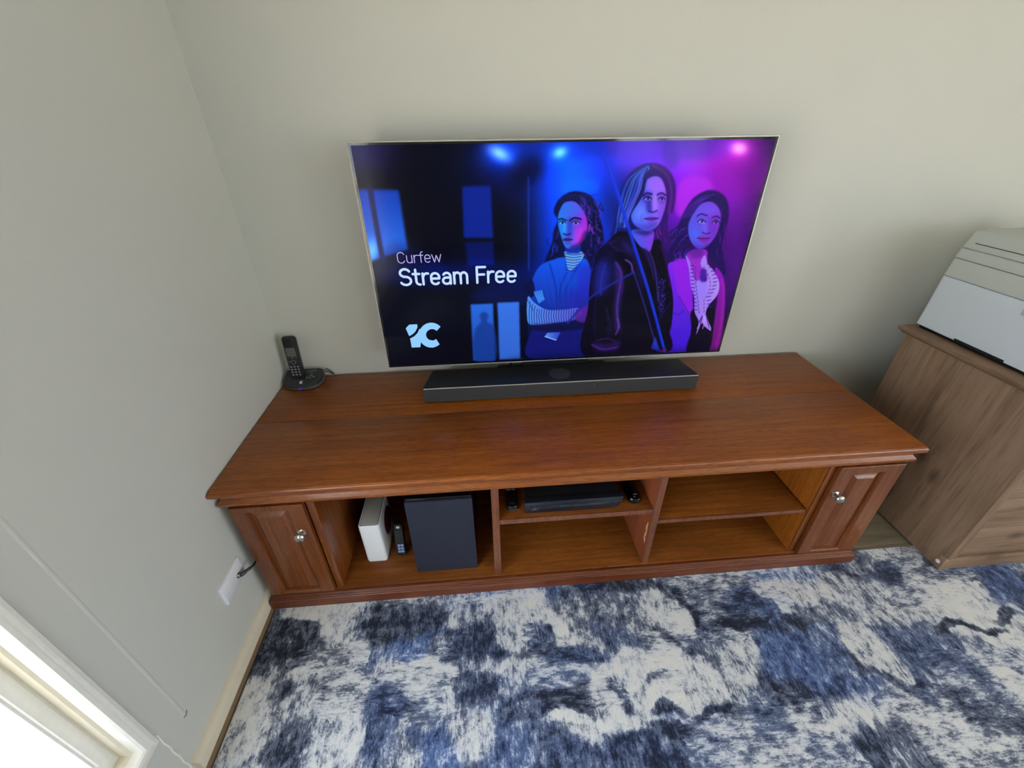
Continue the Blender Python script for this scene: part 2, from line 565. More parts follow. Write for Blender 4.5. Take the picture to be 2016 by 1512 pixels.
# ground outside the left window
gr = struct(MB().box(-14, 14, -16, 8, -.40, -.26), 'patio_ground', M_['gravel'])
pv = None
for i in range(4):
    for j in range(9):
        if i == 0 and j in (7,):
            continue
        px, py = -.60 - i * .50, -3.4 + j * .40
        if pv is None:
            pv = MB().box(-.247, .247, -.197, .197, -.262, -.215).build('paver', M_['paver'], gr, bev=.006)
            p = pv
        else:
            p = pv.copy()
            C.objects.link(p)
        p.parent = gr
        p.location = (px, py, 0)

# ------------------------------------------------------------------ rug
RX0, RX1, RY0, RY1 = .033, 3.35, -2.60, -.588


def ray_to(px, py, axis, val):
    d = FWD + RGT * (px - W_PX / 2) / FPX - UPV * (py - H_PX / 2) / FPX
    t = (val - CAM[axis]) / d[axis]
    return CAM + t * d


# patches of the abstract weave, read off the photo: (px, py, rx, ry in metres, lightness, blueness)
RUG = [
    (510, 1375, .050, .085, .95, -.2), (470, 1440, .04, .05, .55, -.2), (575, 1250, .085, .050, -.75, -.15), (520, 1300, .035, .07, -.85, -.1),
    (560, 1330, .04, .06, -.6, -.2), (590, 1390, .05, .06, .15, 0), (600, 1315, .05, .015, .9, -.2), (650, 1215, .02, .05, .75, -.1),
    (655, 1300, .05, .05, -.1, -.1), (640, 1440, .06, .06, .55, .1), (560, 1470, .05, .03, -.45, 0), (705, 1250, .022, .09, .45, .1),
    (745, 1230, .06, .05, -.55, .0), (820, 1215, .07, .04, -.55, .1), (760, 1410, .045, .08, -.55, .55), (800, 1330, .07, .04, .75, .1),
    (850, 1375, .04, .05, .35, .3), (855, 1480, .045, .06, -.05, 1.0), (905, 1215, .04, .03, .5, .2), (870, 1275, .04, .03, .2, .2),
    (930, 1270, .07, .045, -.65, .3), (965, 1290, .05, .03, -.6, .3), (885, 1360, .03, .05, .8, .1), (940, 1350, .06, .035, -.35, .3),
    (1020, 1215, .06, .07, .75, .1), (1000, 1310, .10, .02, .7, .2), (1080, 1330, .12, .03, .3, .5), (930, 1440, .06, .04, .8, .1),
    (900, 1415, .05, .015, -.2, .3), (1000, 1470, .07, .05, -.15, .8), (1040, 1395, .05, .02, -.6, .3), (1080, 1420, .05, .02, -.45, .4),
    (1110, 1400, .05, .015, .85, .1), (1065, 1250, .03, .03, -.55, .4), (1150, 1175, .05, .02, -.65, .2), (1160, 1215, .06, .045, -.15, .05),
    (1130, 1290, .08, .025, -.5, .5), (1215, 1190, .06, .04, -.05, .1), (1210, 1250, .05, .04, -.45, .4), (1290, 1190, .04, .05, .75, .05),
    (1330, 1215, .04, .07, .65, .05), (1250, 1300, .09, .035, .75, .1), (1330, 1340, .12, .05, .95, .05), (1200, 1350, .06, .05, .8, .1),
    (1228, 1370, .022, .045, -1.0, .2), (1315, 1392, .032, .012, -.95, .2), (1330, 1432, .045, .016, -.95, .2), (1405, 1400, .05, .012, -.7, .2),
    (1290, 1345, .05, .012, -.8, .1), (1210, 1430, .08, .03, .75, .1), (1150, 1480, .10, .03, -.65, .5), (1290, 1490, .12, .03, -.75, .4),
    (1400, 1470, .08, .04, .1, .4), (1440, 1300, .04, .09, .75, .05), (1385, 1260, .07, .03, -.2, .2), (1400, 1180, .06, .05, .1, .1),
    (1455, 1185, .06, .045, -.5, .6), (1430, 1160, .03, .03, .7, 0), (1540, 1165, .09, .03, .45, 0), (1510, 1210, .03, .04, -.5, .7),
    (1450, 1238, .07, .012, -.85, .1), (1560, 1232, .09, .012, -.8, .1), (1590, 1170, .06, .02, .6, 0), (1620, 1210, .08, .03, -.15, .1),
    (1560, 1290, .085, .075, -.30, 1.0), (1620, 1340, .07, .04, -.35, .9), (1650, 1290, .04, .05, -.3, .7), (1720, 1280, .045, .06, .6, 0),
    (1560, 1370, .04, .03, -.75, .1), (1630, 1375, .06, .02, -.5, .2), (1720, 1370, .06, .03, -.3, .8), (1600, 1400, .10, .02, .75, .05),
    (1690, 1410, .12, .04, .8, 0), (1500, 1400, .05, .05, -.25, .4), (1480, 1470, .08, .04, .35, .2), (1715, 1480, .025, .055, -.95, .2),
    (1620, 1450, .07, .03, .1, .3), (1840, 1290, .10, .075, -.55, .5), (1780, 1240, .06, .02, -.4, .5), (1750, 1135, .05, .03, -.85, .3),
    (1690, 1110, .05, .04, -.3, 0), (1800, 1165, .08, .03, .15, .1), (1880, 1180, .08, .06, .95, -.1), (1985, 1150, .06, .05, -.3, .9),
    (1900, 1140, .05, .02, .5, 0), (1970, 1205, .05, .015, -.8, .1), (1880, 1235, .12, .01, -.9, .0), (1960, 1290, .08, .03, .25, .2),
    (1900, 1350, .08, .03, .2, .2), (1950, 1400, .06, .05, -.5, .1), (1800, 1400, .05, .04, .7, 0), (1880, 1440, .10, .05, .75, 0),
    (1790, 1480, .05, .05, -.4, .1), (1970, 1480, .08, .05, .45, 0), (1380, 1135, .1, .02, .3, .1), (1640, 1140, .04, .03, .1, 0),
]
gx = np.concatenate([np.linspace(RX0, 2.80, 640), np.linspace(2.82, RX1, 24)])
gy = np.concatenate([np.linspace(RY0, -1.32, 60), np.linspace(-1.31, RY1, 190)])
NX, NY = len(gx), len(gy)
GX, GY = np.meshgrid(gx, gy)
rng = np.random.RandomState(5)


def vnoise(fx, fy, ox=0, oy=0, seed=0):
    r = np.random.RandomState(seed)
    tab = r.rand(256, 256)
    X, Y = GX * fx + ox + 50, GY * fy + oy + 50
    xi, yi = np.floor(X).astype(int), np.floor(Y).astype(int)
    tx, ty = X - xi, Y - yi
    tx, ty = tx * tx * (3 - 2 * tx), ty * ty * (3 - 2 * ty)
    g = lambda a, b: tab[a % 256, b % 256]
    return (g(xi, yi) * (1 - tx) + g(xi + 1, yi) * tx) * (1 - ty) + (g(xi, yi + 1) * (1 - tx) + g(xi + 1, yi + 1) * tx) * ty


wx = (vnoise(14, 14, seed=1) - .5) * .05 + (vnoise(60, 40, seed=3) - .5) * .015
wy = (vnoise(14, 14, seed=2) - .5) * .06 + (vnoise(60, 40, seed=4) - .5) * .012
tone = np.zeros_like(GX)
blue = np.zeros_like(GX)
wsum = np.full_like(GX, .25)
for (px, py, rx, ry, li, bl) in RUG:
    p = ray_to(px, py, 2, .008)
    e = ((np.abs(GX + wx - p[0]) / rx) ** 2.6 + (np.abs(GY + wy - p[1]) / ry) ** 2.6)
    w = 1.8 * np.exp(-.8 * e ** 1.6)
    tone += w * li
    blue += w * bl
    wsum += w
far = np.clip(1 - (wsum - .25) * 2.5, 0, 1)
blk = (vnoise(7, 9, seed=9) - .5) * 2.6
tone = tone / wsum * 1.15 + far * blk * .8
blue = blue / wsum * 1.1 + far * np.clip((vnoise(4, 5, seed=11) - .45) * 2.0, 0, 1)
vv = np.stack([GX.ravel(), GY.ravel(), np.full(GX.size, .009)], 1)
# a slightly waved far edge and left edge
idx = np.arange(NX * NY).reshape(NY, NX)
q = np.stack([idx[:-1, :-1], idx[:-1, 1:], idx[1:, 1:], idx[1:, :-1]], -1).reshape(-1, 4)
# skirt ring down to the floor
loop = np.concatenate([idx[0, :], idx[1:, -1], idx[-1, -2::-1], idx[-2:0:-1, 0]])
nl = len(loop)
low = vv[loop].copy()
low[:, 2] = .0004
vall = np.vstack([vv, low])
ii = np.arange(nl)
sk = np.stack([loop, ii + NX * NY, (ii + 1) % nl + NX * NY, loop[(ii + 1) % nl]], 1)
fq = np.vstack([q, sk])


def quad_mesh(name, verts, quads):
    me = bpy.data.meshes.new(name)
    me.vertices.add(len(verts))
    me.vertices.foreach_set('co', verts.astype(np.float32).ravel())
    me.loops.add(quads.size)
    me.loops.foreach_set('vertex_index', quads.astype(np.int32).ravel())
    me.polygons.add(len(quads))
    me.polygons.foreach_set('loop_start', np.arange(0, quads.size, 4, dtype=np.int32))
    me.update(calc_edges=True)
    return me


me = quad_mesh('rug', vall, fq)
for nm, arr in (('tone', tone), ('blue', blue)):
    at = me.attributes.new(nm, 'FLOAT', 'POINT')
    full = np.concatenate([arr.ravel(), arr.ravel()[loop]]).astype(np.float32)
    at.data.foreach_set('value', full)
t = NT('abstract_rug_weave')
at1 = t.n('ShaderNodeAttribute', attribute_name='tone')
at2 = t.n('ShaderNodeAttribute', attribute_name='blue')
def sstep(x, a, b):
    nd = t.n('ShaderNodeMapRange', interpolation_type='SMOOTHSTEP')
    nd.inputs['From Min'].default_value, nd.inputs['From Max'].default_value = a, b
    t.l(x, nd.inputs['Value'])
    return nd.outputs['Result']


fA = t.noise(t.coords((31, 20, 1)), 1, 9, .78, .15)                      # broken weave running with the depth of the room
fB = t.noise(t.coords((18, 34, 1), loc=(3, 1, 0)), 1, 9, .78, .15)      # and across it
n1 = t.noise(t.coords((170, 34, 1), loc=(5, 9, 0)), 1, 5, .7, .5)
n2 = t.noise(t.coords((32, 160, 1), loc=(3, 1, 0)), 1, 5, .7, .5)
n4 = t.noise(t.coords((520, 330, 1)), 1, 2, .5)                          # pile
n5 = t.noise(t.coords((1, 1, 1), loc=(2, 7, 0)), 10, 3, .6, .8)
vo = t.n('ShaderNodeTexVoronoi', distance='CHEBYCHEV', feature='F1')
vo.inputs['Scale'].default_value = 1.0
vo.inputs['Randomness'].default_value = .8
wv = t.n('ShaderNodeVectorMath', operation='MULTIPLY_ADD')
nv = t.n('ShaderNodeTexNoise', in_Scale=30.0, in_Detail=4.0)
t.l(t.coords(), nv.inputs['Vector'])
t.l(nv.outputs['Color'], wv.inputs[0])
wv.inputs[1].default_value = (.22, .22, 0)
t.l(t.coords((4.2, 5.4, 1), loc=(.3, .2, 0)), wv.inputs[2])
t.l(wv.outputs[0], vo.inputs['Vector'])
sp = t.n('ShaderNodeSeparateColor')
t.l(vo.outputs['Color'], sp.inputs[0])
sel = sstep(sp.outputs[0], .56, .60)
fr_ = t.mix(sel, fA, fB)
scr_ = t.mix(sel, n1, n2)
tn = at1.outputs['Fac']
sumv = t.math('MULTIPLY', tn, .85)
sumv = t.math('ADD', sumv, t.math('MULTIPLY', t.math('SUBTRACT', fr_, .5), 5.6))
sumv = t.math('ADD', sumv, t.math('MULTIPLY', t.math('SUBTRACT', scr_, .5), 1.9))
sumv = t.math('ADD', sumv, t.math('MULTIPLY', t.math('SUBTRACT', sp.outputs[1], .5), .5))
sumv = t.math('ADD', sumv, t.math('MULTIPLY', t.math('SUBTRACT', n4, .5), .7))
fac = t.math('MULTIPLY_ADD', sumv, .30, .455, clamp=True)
cool = t.ramp(fac, [(.06, srgb(20, 24, 34)), (.25, srgb(38, 44, 60)), (.33, srgb(80, 88, 106)), (.47, srgb(108, 115, 130)), (.54, srgb(176, 181, 190)), (.68, srgb(214, 217, 219)), (1, srgb(226, 223, 213))])
bl = t.ramp(fac, [(.06, srgb(24, 32, 56)), (.26, srgb(48, 64, 106)), (.36, srgb(74, 98, 148)), (.52, srgb(104, 130, 180)), (.60, srgb(178, 192, 216)), (.75, srgb(212, 218, 226)), (1, srgb(222, 222, 222))])
bf = t.math('MULTIPLY_ADD', at2.outputs['Fac'], .85, .06, clamp=True)
rc_ = t.mix(bf, cool, bl)
t.set(rc_, .9, .15)
t.b.inputs['Sheen Weight'].default_value = .15
t.bump(t.math('ADD', n4, t.math('MULTIPLY', fac, .8)), .5, .003)
me.materials.append(t.m)
rug = bpy.data.objects.new('area_rug', me)
C.objects.link(rug)
tag(rug, 'large abstract rug in navy, slate blue and cream before the TV cabinet', 'rug')

# ------------------------------------------------------------------ TV cabinet
H0 = .5384
cab = thing('tv_cabinet', (1.04, -.32, 0), 'long low brown wooden TV cabinet with open shelves and two panelled end doors', 'cabinet')
FY = -.606         # face of the carcass
CB = -.022         # its back
pl = MB().stack(.022, 2.052, -.634, CB, [(0, .0088), (0, .044), (.003, .046), (.003, .0495), (.007, .052), (.007, .055), (.012, .058), (.013, .0605)]).build('plinth', M_['plinth'], cab)
tp = MB().stack(0.0, 2.0777, -.628, -.012, [(.030, .470), (.016, .472), (.011, .476), (.009, .481), (.009, .487), (.013, .491), (.018, .497), (.018, .501), (.013, .508),
                                             (.006, .513), (.004, .516), (.001, .519), (0, .523), (0, .530), (.002, .5335), (.004, .5345)]).build('top', M_['mould'], cab)
box('plank', M_['top'], tp, .0035, 2.0742, -.6245, -.3112, .5335, H0, bev=.0022)
box('plank', M_['top2'], tp, .0035, 2.0742, -.3104, -.0125, .5335, H0 - .0003, bev=.0016)
for fx in (.10, 1.04, 1.98):
    box('rear_foot', M_['case_x'], cab, fx - .03, fx + .03, -.12, -.04, 0, .0095, bev=0)
box('side_panel', M_['case_z'], cab, .032, .050, FY, CB, .060, .4715)
box('side_panel', M_['case_z'], cab, 2.027, 2.045, FY, CB, .060, .4715)
box('back_panel', M_['case_x'], cab, .050, 2.027, -.034, -.024, .0595, .4715)
box('bottom_board', M_['case_x'], cab, .036, 2.041, FY - .006, -.030, .045, .0620)
for k, (xa, xb, mt) in enumerate(((.238, .258, 'case_z'), (.765, .786, 'edge_z'), (1.277, 1.2975, 'edge_z'), (1.812, 1.830, 'inner_z'))):
    dv = box('divider', M_[('case_z', 'case_z', 'red_z', 'inner_z')[k]], cab, xa, xb, FY + .003, -.033, .0615, .4718)
    box('edging', M_['edge_z'] if k in (1, 2) else M_['case_z'], dv, xa - .0008, xb + .0008, FY - .001, FY + .004, .0620, .4705, bev=.001)
sh = box('shelf', M_['case_x'], cab, .7855, 1.2775, FY + .006, -.033, .309, .327)
box('edging', M_['edge_z'], sh, .7862, 1.2768, FY + .001, FY + .0065, .3085, .3275, bev=.001)
sh = box('shelf', M_['case_x'], cab, 1.297, 1.806, FY + .010, -.033, .2545, .2690)
box('edging', M_['edge_z'], sh, 1.298, 1.8055, FY + .005, FY + .0105, .2540, .2695, bev=.001)
# splintered patch on the second divider, bay side
ch = MB()
for k, (yy_, zz_, ln) in enumerate(((-.588, .235, .012), (-.590, .205, .020), (-.586, .178, .016), (-.593, .165, .010), (-.584, .220, .008))):
    ch.box(1.2762, 1.2771, yy_ - .0022, yy_ + .0022, zz_ - ln, zz_ + ln)
ch.build('chipped_edge', plain('bare_chipped_wood', srgb(214, 178, 140), .7, .2), cab)


def door(x0, x1, ox0, ox1, oz0, oz1, kx):
    yf, yb, zb, zt = -.622, -.6055, .064, .4705
    loops = [(yb, x0, x1, zb, zt), (yf + .0015, x0, x1, zb, zt), (yf, x0 + .0015, x1 - .0015, zb + .0015, zt - .0015),
             (yf, ox0 - .006, ox1 + .006, oz0 - .006, oz1 + .006), (yf + .0025, ox0 - .004, ox1 + .004, oz0 - .004, oz1 + .004),
             (yf + .003, ox0 - .002, ox1 + .002, oz0 - .002, oz1 + .002), (yf + .0075, ox0, ox1, oz0, oz1), (yb, ox0, ox1, oz0, oz1)]
    d = MB().loops([[(a, y, c), (b, y, c), (b, y, e), (a, y, e)] for y, a, b, c, e in loops], False, False).build('door', M_['case_z'], cab)
    P = [(yb, 0.0), (yf + .0125, 0.0), (yf + .012, .004), (yf + .0035, .021), (yf + .0015, .0225), (yf + .0012, .026)]
    MB().loops([[(ox0 - .001 + i, y, oz0 - .001 + i), (ox1 + .001 - i, y, oz0 - .001 + i), (ox1 + .001 - i, y, oz1 + .001 - i), (ox0 - .001 + i, y, oz1 + .001 - i)] for y, i in P]).build('raised_panel', M_['case_z'], d)
    MB().lathe((kx, yf + .0005, .358), (0, -1, 0), [(.0, 0), (.0125, 0), (.0125, .002), (.0095, .004), (.0055, .006), (.0048, .010), (.0055, .014), (.0115, .0165), (.0145, .0195), (.0148, .0225), (.0125, .0265), (.008, .0288), (0, .0295)], 24).build('knob', M_['nickel'], d)
    return d


door(.034, .2335, .078, .187, .080, .448, .205)
door(1.834, 2.043, 1.884, 1.982, .080, .440, 1.857)

# ------------------------------------------------------------------ television
TX, TYF, TZ = 1.0347, -.153, .6334
TWD, THT = 1.222, .703
tv = thing('television', (TX, -.09, H0), 'flat-screen television showing three women in blue and magenta light', 'television')
MB().box(TX - TWD / 2, TX + TWD / 2, TYF, TYF + .007, TZ, TZ + THT).build('frame', M_['alu'], tv, bev=.0012)
MB().stack(TX - .52, TX + .52, TYF + .006, TYF + .046, [(0, TZ + .006), (0, TZ + .40), (.012, TZ + .43)]).build('rear_housing', M_['black'], tv, bev=.004)
box('screen_border', M_['gloss'], tv, TX - TWD / 2 + .004, TX + TWD / 2 - .004, TYF - .0006, TYF + .002, TZ + .004, TZ + THT - .0035, bev=0)
MB().box(TX - .124, TX + .120, TYF + .030, TYF + .052, H0 + .010, TZ + .10).build('stand_neck', M_['black'], tv, bev=.002)
MB().prism(rrect(TX - .002, -.068, .44, .100, .02), lambda p, z: (p[0], p[1], z), H0, H0 + .012).build('stand_base', M_['black'], tv, bev=.002)
MB().tube([(TX - .124, -.118, .632), (TX - .15, -.112, .628), (TX - .165, -.10, .612), (TX - .175, -.09, .58), (TX - .19, -.06, H0 + .004)], .003).build('power_cable', M_['black'], tv)

# the picture on the screen, painted onto a fine grid of vertices
SX0, SX1 = TX - TWD / 2 + .0105, TX + TWD / 2 - .0105
SZ0, SZ1 = TZ + .0105, TZ + THT - .0095
NU, NV = 800, 454


def uv(px, py):
    p = ray_to(px, py, 1, TYF)
    return ((p[0] - SX0) / (SX1 - SX0) * (NU - 1), (p[2] - SZ0) / (SZ1 - SZ0) * (NV - 1))


def z5(X, Y): return (1020 + X / 3.6, 300 + Y / 3.6)
def z1_(X, Y): return (660 + X / 3.024, 240 + Y / 3.024)
def z2(X, Y): return (1000 + X / 3.023, 240 + Y / 3.023)


IMG = np.zeros((NV, NU, 3))
IU, IV = np.meshgrid(np.arange(NU), np.arange(NV))
# every grid point's place in the digitised picture, used by the gradients
_wx = SX0 + IU / (NU - 1) * (SX1 - SX0) - CAM[0]
_wz = SZ0 + IV / (NV - 1) * (SZ1 - SZ0) - CAM[2]
_wy = TYF - CAM[1]
_d = _wx * FWD[0] + _wy * FWD[1] + _wz * FWD[2]
PXX = W_PX / 2 + FPX * (_wx * RGT[0] + _wy * RGT[1] + _wz * RGT[2]) / _d
PYY = H_PX / 2 - FPX * (_wx * UPV[0] + _wy * UPV[1] + _wz * UPV[2]) / _d


def blur(a, s):
    if s <= 0: return a
    r = int(math.ceil(s * 2.5))
    k = np.exp(-.5 * (np.arange(-r, r + 1) / s) ** 2)
    k /= k.sum()
    p = np.pad(a, ((r, r), (0, 0)), 'edge')
    a = sum(k[i] * p[i:i + a.shape[0]] for i in range(2 * r + 1))
    p = np.pad(a, ((0, 0), (r, r)), 'edge')
    return sum(k[i] * p[:, i:i + a.shape[1]] for i in range(2 * r + 1))


def spline(pts, closed=True, n=6):
    P = [np.array(p, float) for p in pts]
    out = []
    m = len(P)
    for i in range(m if closed else m - 1):
        a, b, c, d = (P[(i - 1) % m], P[i], P[(i + 1) % m], P[(i + 2) % m]) if closed else (P[max(i - 1, 0)], P[i], P[i + 1], P[min(i + 2, m - 1)])
        for k in range(n):
            t_ = k / n
            out.append(.5 * (2 * b + (c - a) * t_ + (2 * a - 5 * b + 4 * c - d) * t_ ** 2 + (3 * b - a - 3 * c + d) * t_ ** 3))
    if not closed: out.append(P[-1])
    return out


def poly_mask(pts, conv=z5, soft=.6, smooth=True):
    q_ = spline(pts) if smooth else pts
    g = np.array([uv(*conv(*p)) for p in q_])
    x0_, x1_ = int(max(0, g[:, 0].min() - 1)), int(min(NU, g[:, 0].max() + 2))
    y0_, y1_ = int(max(0, g[:, 1].min() - 1)), int(min(NV, g[:, 1].max() + 2))
    m = np.zeros((NV, NU))
    if x1_ <= x0_ or y1_ <= y0_: return m
    acc = np.zeros((y1_ - y0_, x1_ - x0_))
    for oy in (-.25, .25):
        for ox in (-.25, .25):
            X, Y = np.meshgrid(np.arange(x0_, x1_) + ox, np.arange(y0_, y1_) + oy)
            ins = np.zeros(X.shape, bool)
            xa, ya = g[-1]
            for xb, yb in g:
                if ya != yb:
                    c_ = ((ya > Y) != (yb > Y)) & (X < (xb - xa) * (Y - ya) / (yb - ya) + xa)
                    ins ^= c_
                xa, ya = xb, yb
            acc += ins * .25
    m[y0_:y1_, x0_:x1_] = acc
    return blur(m, soft)


def stroke_mask(pts, width, conv=z5, soft=.6, smooth=True):
    """polyline of the given half-width (in digitised units of conv), optionally a list of half-widths"""
    q_ = spline(pts, False) if smooth and len(pts) > 2 else [np.array(p, float) for p in pts]
    g = np.array([uv(*conv(*p)) for p in q_])
    sc = abs(uv(*conv(pts[0][0] + 10, pts[0][1]))[0] - uv(*conv(pts[0][0], pts[0][1]))[0]) / 10
    d2 = np.full((NV, NU), 1e9)
    pad = width * sc * 2 + 4
    x0_, x1_ = int(max(0, g[:, 0].min() - pad)), int(min(NU, g[:, 0].max() + pad))
    y0_, y1_ = int(max(0, g[:, 1].min() - pad)), int(min(NV, g[:, 1].max() + pad))
    m = np.zeros((NV, NU))
    if x1_ <= x0_ or y1_ <= y0_: return m
    X, Y = IU[y0_:y1_, x0_:x1_], IV[y0_:y1_, x0_:x1_]
    best = np.full(X.shape, 1e9)
    for (xa, ya), (xb, yb) in zip(g[:-1], g[1:]):
        dx, dy = xb - xa, yb - ya
        L = dx * dx + dy * dy + 1e-9
        tt = np.clip(((X - xa) * dx + (Y - ya) * dy) / L, 0, 1)
        best = np.minimum(best, (X - xa - tt * dx) ** 2 + (Y - ya - tt * dy) ** 2)
    m[y0_:y1_, x0_:x1_] = np.clip(width * sc - np.sqrt(best) + .5, 0, 1)
    return blur(m, soft)


def put(mask, col, alpha=1.0):
    global IMG
    c = np.array(col, float) if not isinstance(col, np.ndarray) else col
    a = (mask * alpha)[..., None]
    IMG = IMG * (1 - a) + c * a


def glow(cx, cy, rx, ry, col, amt=1.0, add=True, ang=0, p=2):
    global IMG
    ca, sa = math.cos(math.radians(ang)), math.sin(math.radians(ang))
    dx, dy = PXX - cx, PYY - cy
    e = (np.abs((dx * ca + dy * sa) / rx) ** p + np.abs((-dx * sa + dy * ca) / ry) ** p)
    w = (np.exp(-e) * amt)[..., None]
    IMG = IMG + w * np.array(col, float) if add else IMG * (1 - w) + w * np.array(col, float)


def hgrad(xa, ca, xb, cb, conv=z5):
    a, b = conv(xa, 0)[0], conv(xb, 0)[0]
    t_ = np.clip((PXX - a) / (b - a), 0, 1)[..., None]
    return np.array(ca, float) * (1 - t_) + np.array(cb, float) * t_


def vgrad(ya, ca, yb, cb, conv=z5):
    a, b = conv(0, ya)[1], conv(0, yb)[1]
    t_ = np.clip((PYY - a) / (b - a), 0, 1)[..., None]
    return np.array(ca, float) * (1 - t_) + np.array(cb, float) * t_


def S(pts, w, col, a=1.0, soft=.6, conv=z5, smooth=True):
    put(stroke_mask(pts, w, conv, soft, smooth), col, a)


def P(pts, col, a=1.0, soft=.6, conv=z5, smooth=True, clip=None):
    m = poly_mask(pts, conv, soft, smooth)
    if clip is not None: m = m * clip
    put(m, col, a)
    return m


# backdrop
IMG[:] = (3, 4, 18)
glow(720, 300, 60, 45, (26, 14, 60))
glow(1010, 330, 90, 60, (0, 10, 70))
glow(1125, 400, 62, 130, (0, 74, 255), 1.0)
glow(1150, 320, 90, 70, (0, 40, 190), .8)
glow(1190, 500, 60, 90, (10, 30, 170), .8)
glow(1085, 560, 40, 160, (0, 20, 110), .8)
glow(1270, 300, 80, 60, (80, 16, 200), .95)
glow(1410, 340, 95, 95, (150, 0, 190), .95)
glow(1330, 420, 60, 100, (110, 10, 220), .6)
glow(1480, 300, 60, 60, (70, 6, 90), .6)
glow(1450, 520, 60, 140, (70, 6, 110), .9)
put(poly_mask([(1280, 200), (1640, 180), (1560, 420), (1480, 700), (1420, 1000), (1330, 1300), (1500, 1300), (1560, 600)], z2, 12), (40, 8, 70), .35)
put(poly_mask([(-10, 110), (560, 100), (600, 200), (-10, 210)], z2, 5), (8, 40, 170), .55)
put(poly_mask([(20, 220), (200, 215), (190, 330), (60, 420), (20, 420)], z2, 10), (2, 6, 40), .85)
put(poly_mask([(620, 100), (1300, 100), (1270, 210), (640, 210)], z2, 5), (70, 30, 200), .5)
put(poly_mask([(925, 100), (1000, 100), (1010, 260), (935, 260)], z2, 4), (60, 4, 170), .5)
put(poly_mask([(1210, 240), (1540, 230), (1500, 420), (1200, 420)], z2, 12), (130, 0, 160), .5)
put(poly_mask([(1030, 345), (1200, 345), (1210, 520), (1010, 560)], z2, 3), (184, 40, 240), .75)
put(poly_mask([(340, 350), (520, 345), (520, 420), (340, 430)], z2, 4), (10, 110, 255), .45)
put(poly_mask([(500, 100), (560, 100), (680, 420), (640, 470)], z2, 6), (6, 50, 220), .6)
P([(128, 400), (378, 405), (432, 760), (300, 800), (215, 830)], vgrad(400, (10, 62, 190), 800, (40, 116, 250), z1_), .95, 2.5, z1_, False)
glow(733, 492, 12, 22, (70, 90, 60), 1.0)
S([(205, 380), (235, 560), (285, 830)], 16, (6, 14, 70), .9, 1.6, z1_)
P([(380, 720), (640, 850), (700, 980), (240, 960), (225, 850)], (6, 20, 90), .45, 8, z1_)
P([(755, 385), (925, 380), (940, 690), (765, 690)], (6, 34, 150), .95, 2.2, z1_, False)
P([(772, 715), (940, 712), (948, 850), (790, 855)], (4, 18, 95), .9, 2.5, z1_, False)
glow(945, 535, 130, 22, (0, 14, 80), .8)
P([(960, 930), (1120, 900), (1140, 1080), (800, 1060)], (4, 20, 100), .6, 8, z1_)
P([(805, 1085), (940, 1080), (952, 1418), (822, 1420)], vgrad(1080, (40, 108, 232), 1400, (26, 76, 180), z1_), .95, 1.6, z1_, False)
P([(965, 1075), (1095, 1070), (1102, 1410), (977, 1414)], vgrad(1080, (56, 118, 240), 1400, (50, 104, 214), z1_), .95, 1.6, z1_, False)
P([(885, 1130), (912, 1150), (905, 1190), (950, 1230), (955, 1416), (835, 1418), (830, 1250), (868, 1190), (860, 1150)], (16, 52, 140), .8, 2.2, z1_)
S([(1150, 330), (1152, 880)], 5, (24, 52, 170), .8, 1.2, z1_)
S([(1152, 1080), (1155, 1400)], 5, (10, 24, 90), .7, 1.2, z1_)
glow(983, 302, 24, 13, (130, 150, 220), 1.0, ang=30)
glow(985, 303, 40, 28, (0, 60, 200), .8)
glow(1102, 300, 15, 11, (110, 160, 140), 1.0, ang=-25)
glow(1100, 300, 30, 26, (0, 60, 160), .5)
glow(1455, 292, 16, 13, (110, 150, 90), 1.0)
glow(1452, 294, 36, 30, (90, 20, 60), .9)

rs = random.Random(4)

# ---- left figure: dark wavy hair, striped turtleneck, blue tunic, folded arms
hairA = [(300, 320), (360, 282), (430, 275), (505, 300), (555, 360), (575, 450), (600, 555), (606, 640), (560, 720), (540, 800), (470, 850), (415, 830), (330, 760), (262, 850), (205, 840), (185, 790), (212, 710), (240, 640), (250, 560), (278, 480), (252, 425), (266, 365)]
P(hairA, (10, 12, 60), .97, 1.2)
for k in range(26):
    x = rs.uniform(430, 560); y = rs.uniform(310, 420)
    S([(x, y), (x + rs.uniform(4, 26), y + 20), (x + rs.uniform(10, 40), y + 56)], 3, rs.choice([(48, 54, 190), (90, 44, 190), (26, 40, 150), (8, 8, 44)]), .7, .6)
for k in range(60):
    x = rs.uniform(440, 590); y = rs.uniform(330, 780)
    S([(x, y), (x + rs.uniform(-18, 14), y + 22), (x + rs.uniform(-10, 22), y + 48)], 3.2, (rs.choice([(84, 30, 170), (50, 34, 150), (120, 40, 196), (30, 44, 150), (6, 6, 40), (6, 6, 40)])), .75, .6)
for k in range(16):
    x = rs.uniform(205, 280); y = rs.uniform(560, 800)
    S([(x, y), (x + rs.uniform(-14, 14), y + 22), (x + rs.uniform(-16, 16), y + 46)], 3, (rs.choice([(24, 74, 210), (14, 46, 160), (6, 10, 50)])), .7, .6)
for k in range(10):
    x = 300 + k * 22
    S([(x, 345), (x + 12, 310), (x + 30 + k * 3, 300)], 3, (22, 40, 130), .6, .6)
torsoA = [(100, 905), (150, 810), (220, 770), (335, 745), (355, 840), (445, 750), (505, 800), (512, 1000), (500, 1200), (480, 1450), (70, 1450), (100, 1230), (80, 1050)]
P(torsoA, vgrad(780, (16, 84, 236), 1300, (14, 20, 110)), .98, .8)
P([(330, 1000), (500, 960), (505, 1130), (350, 1120)], (34, 24, 170), .5, 8)
P([(420, 830), (510, 800), (512, 1000), (440, 960)], (44, 30, 190), .5, 6)
S([(225, 790), (240, 850), (270, 960), (275, 1100)], 4, (10, 30, 140), .8, 1)
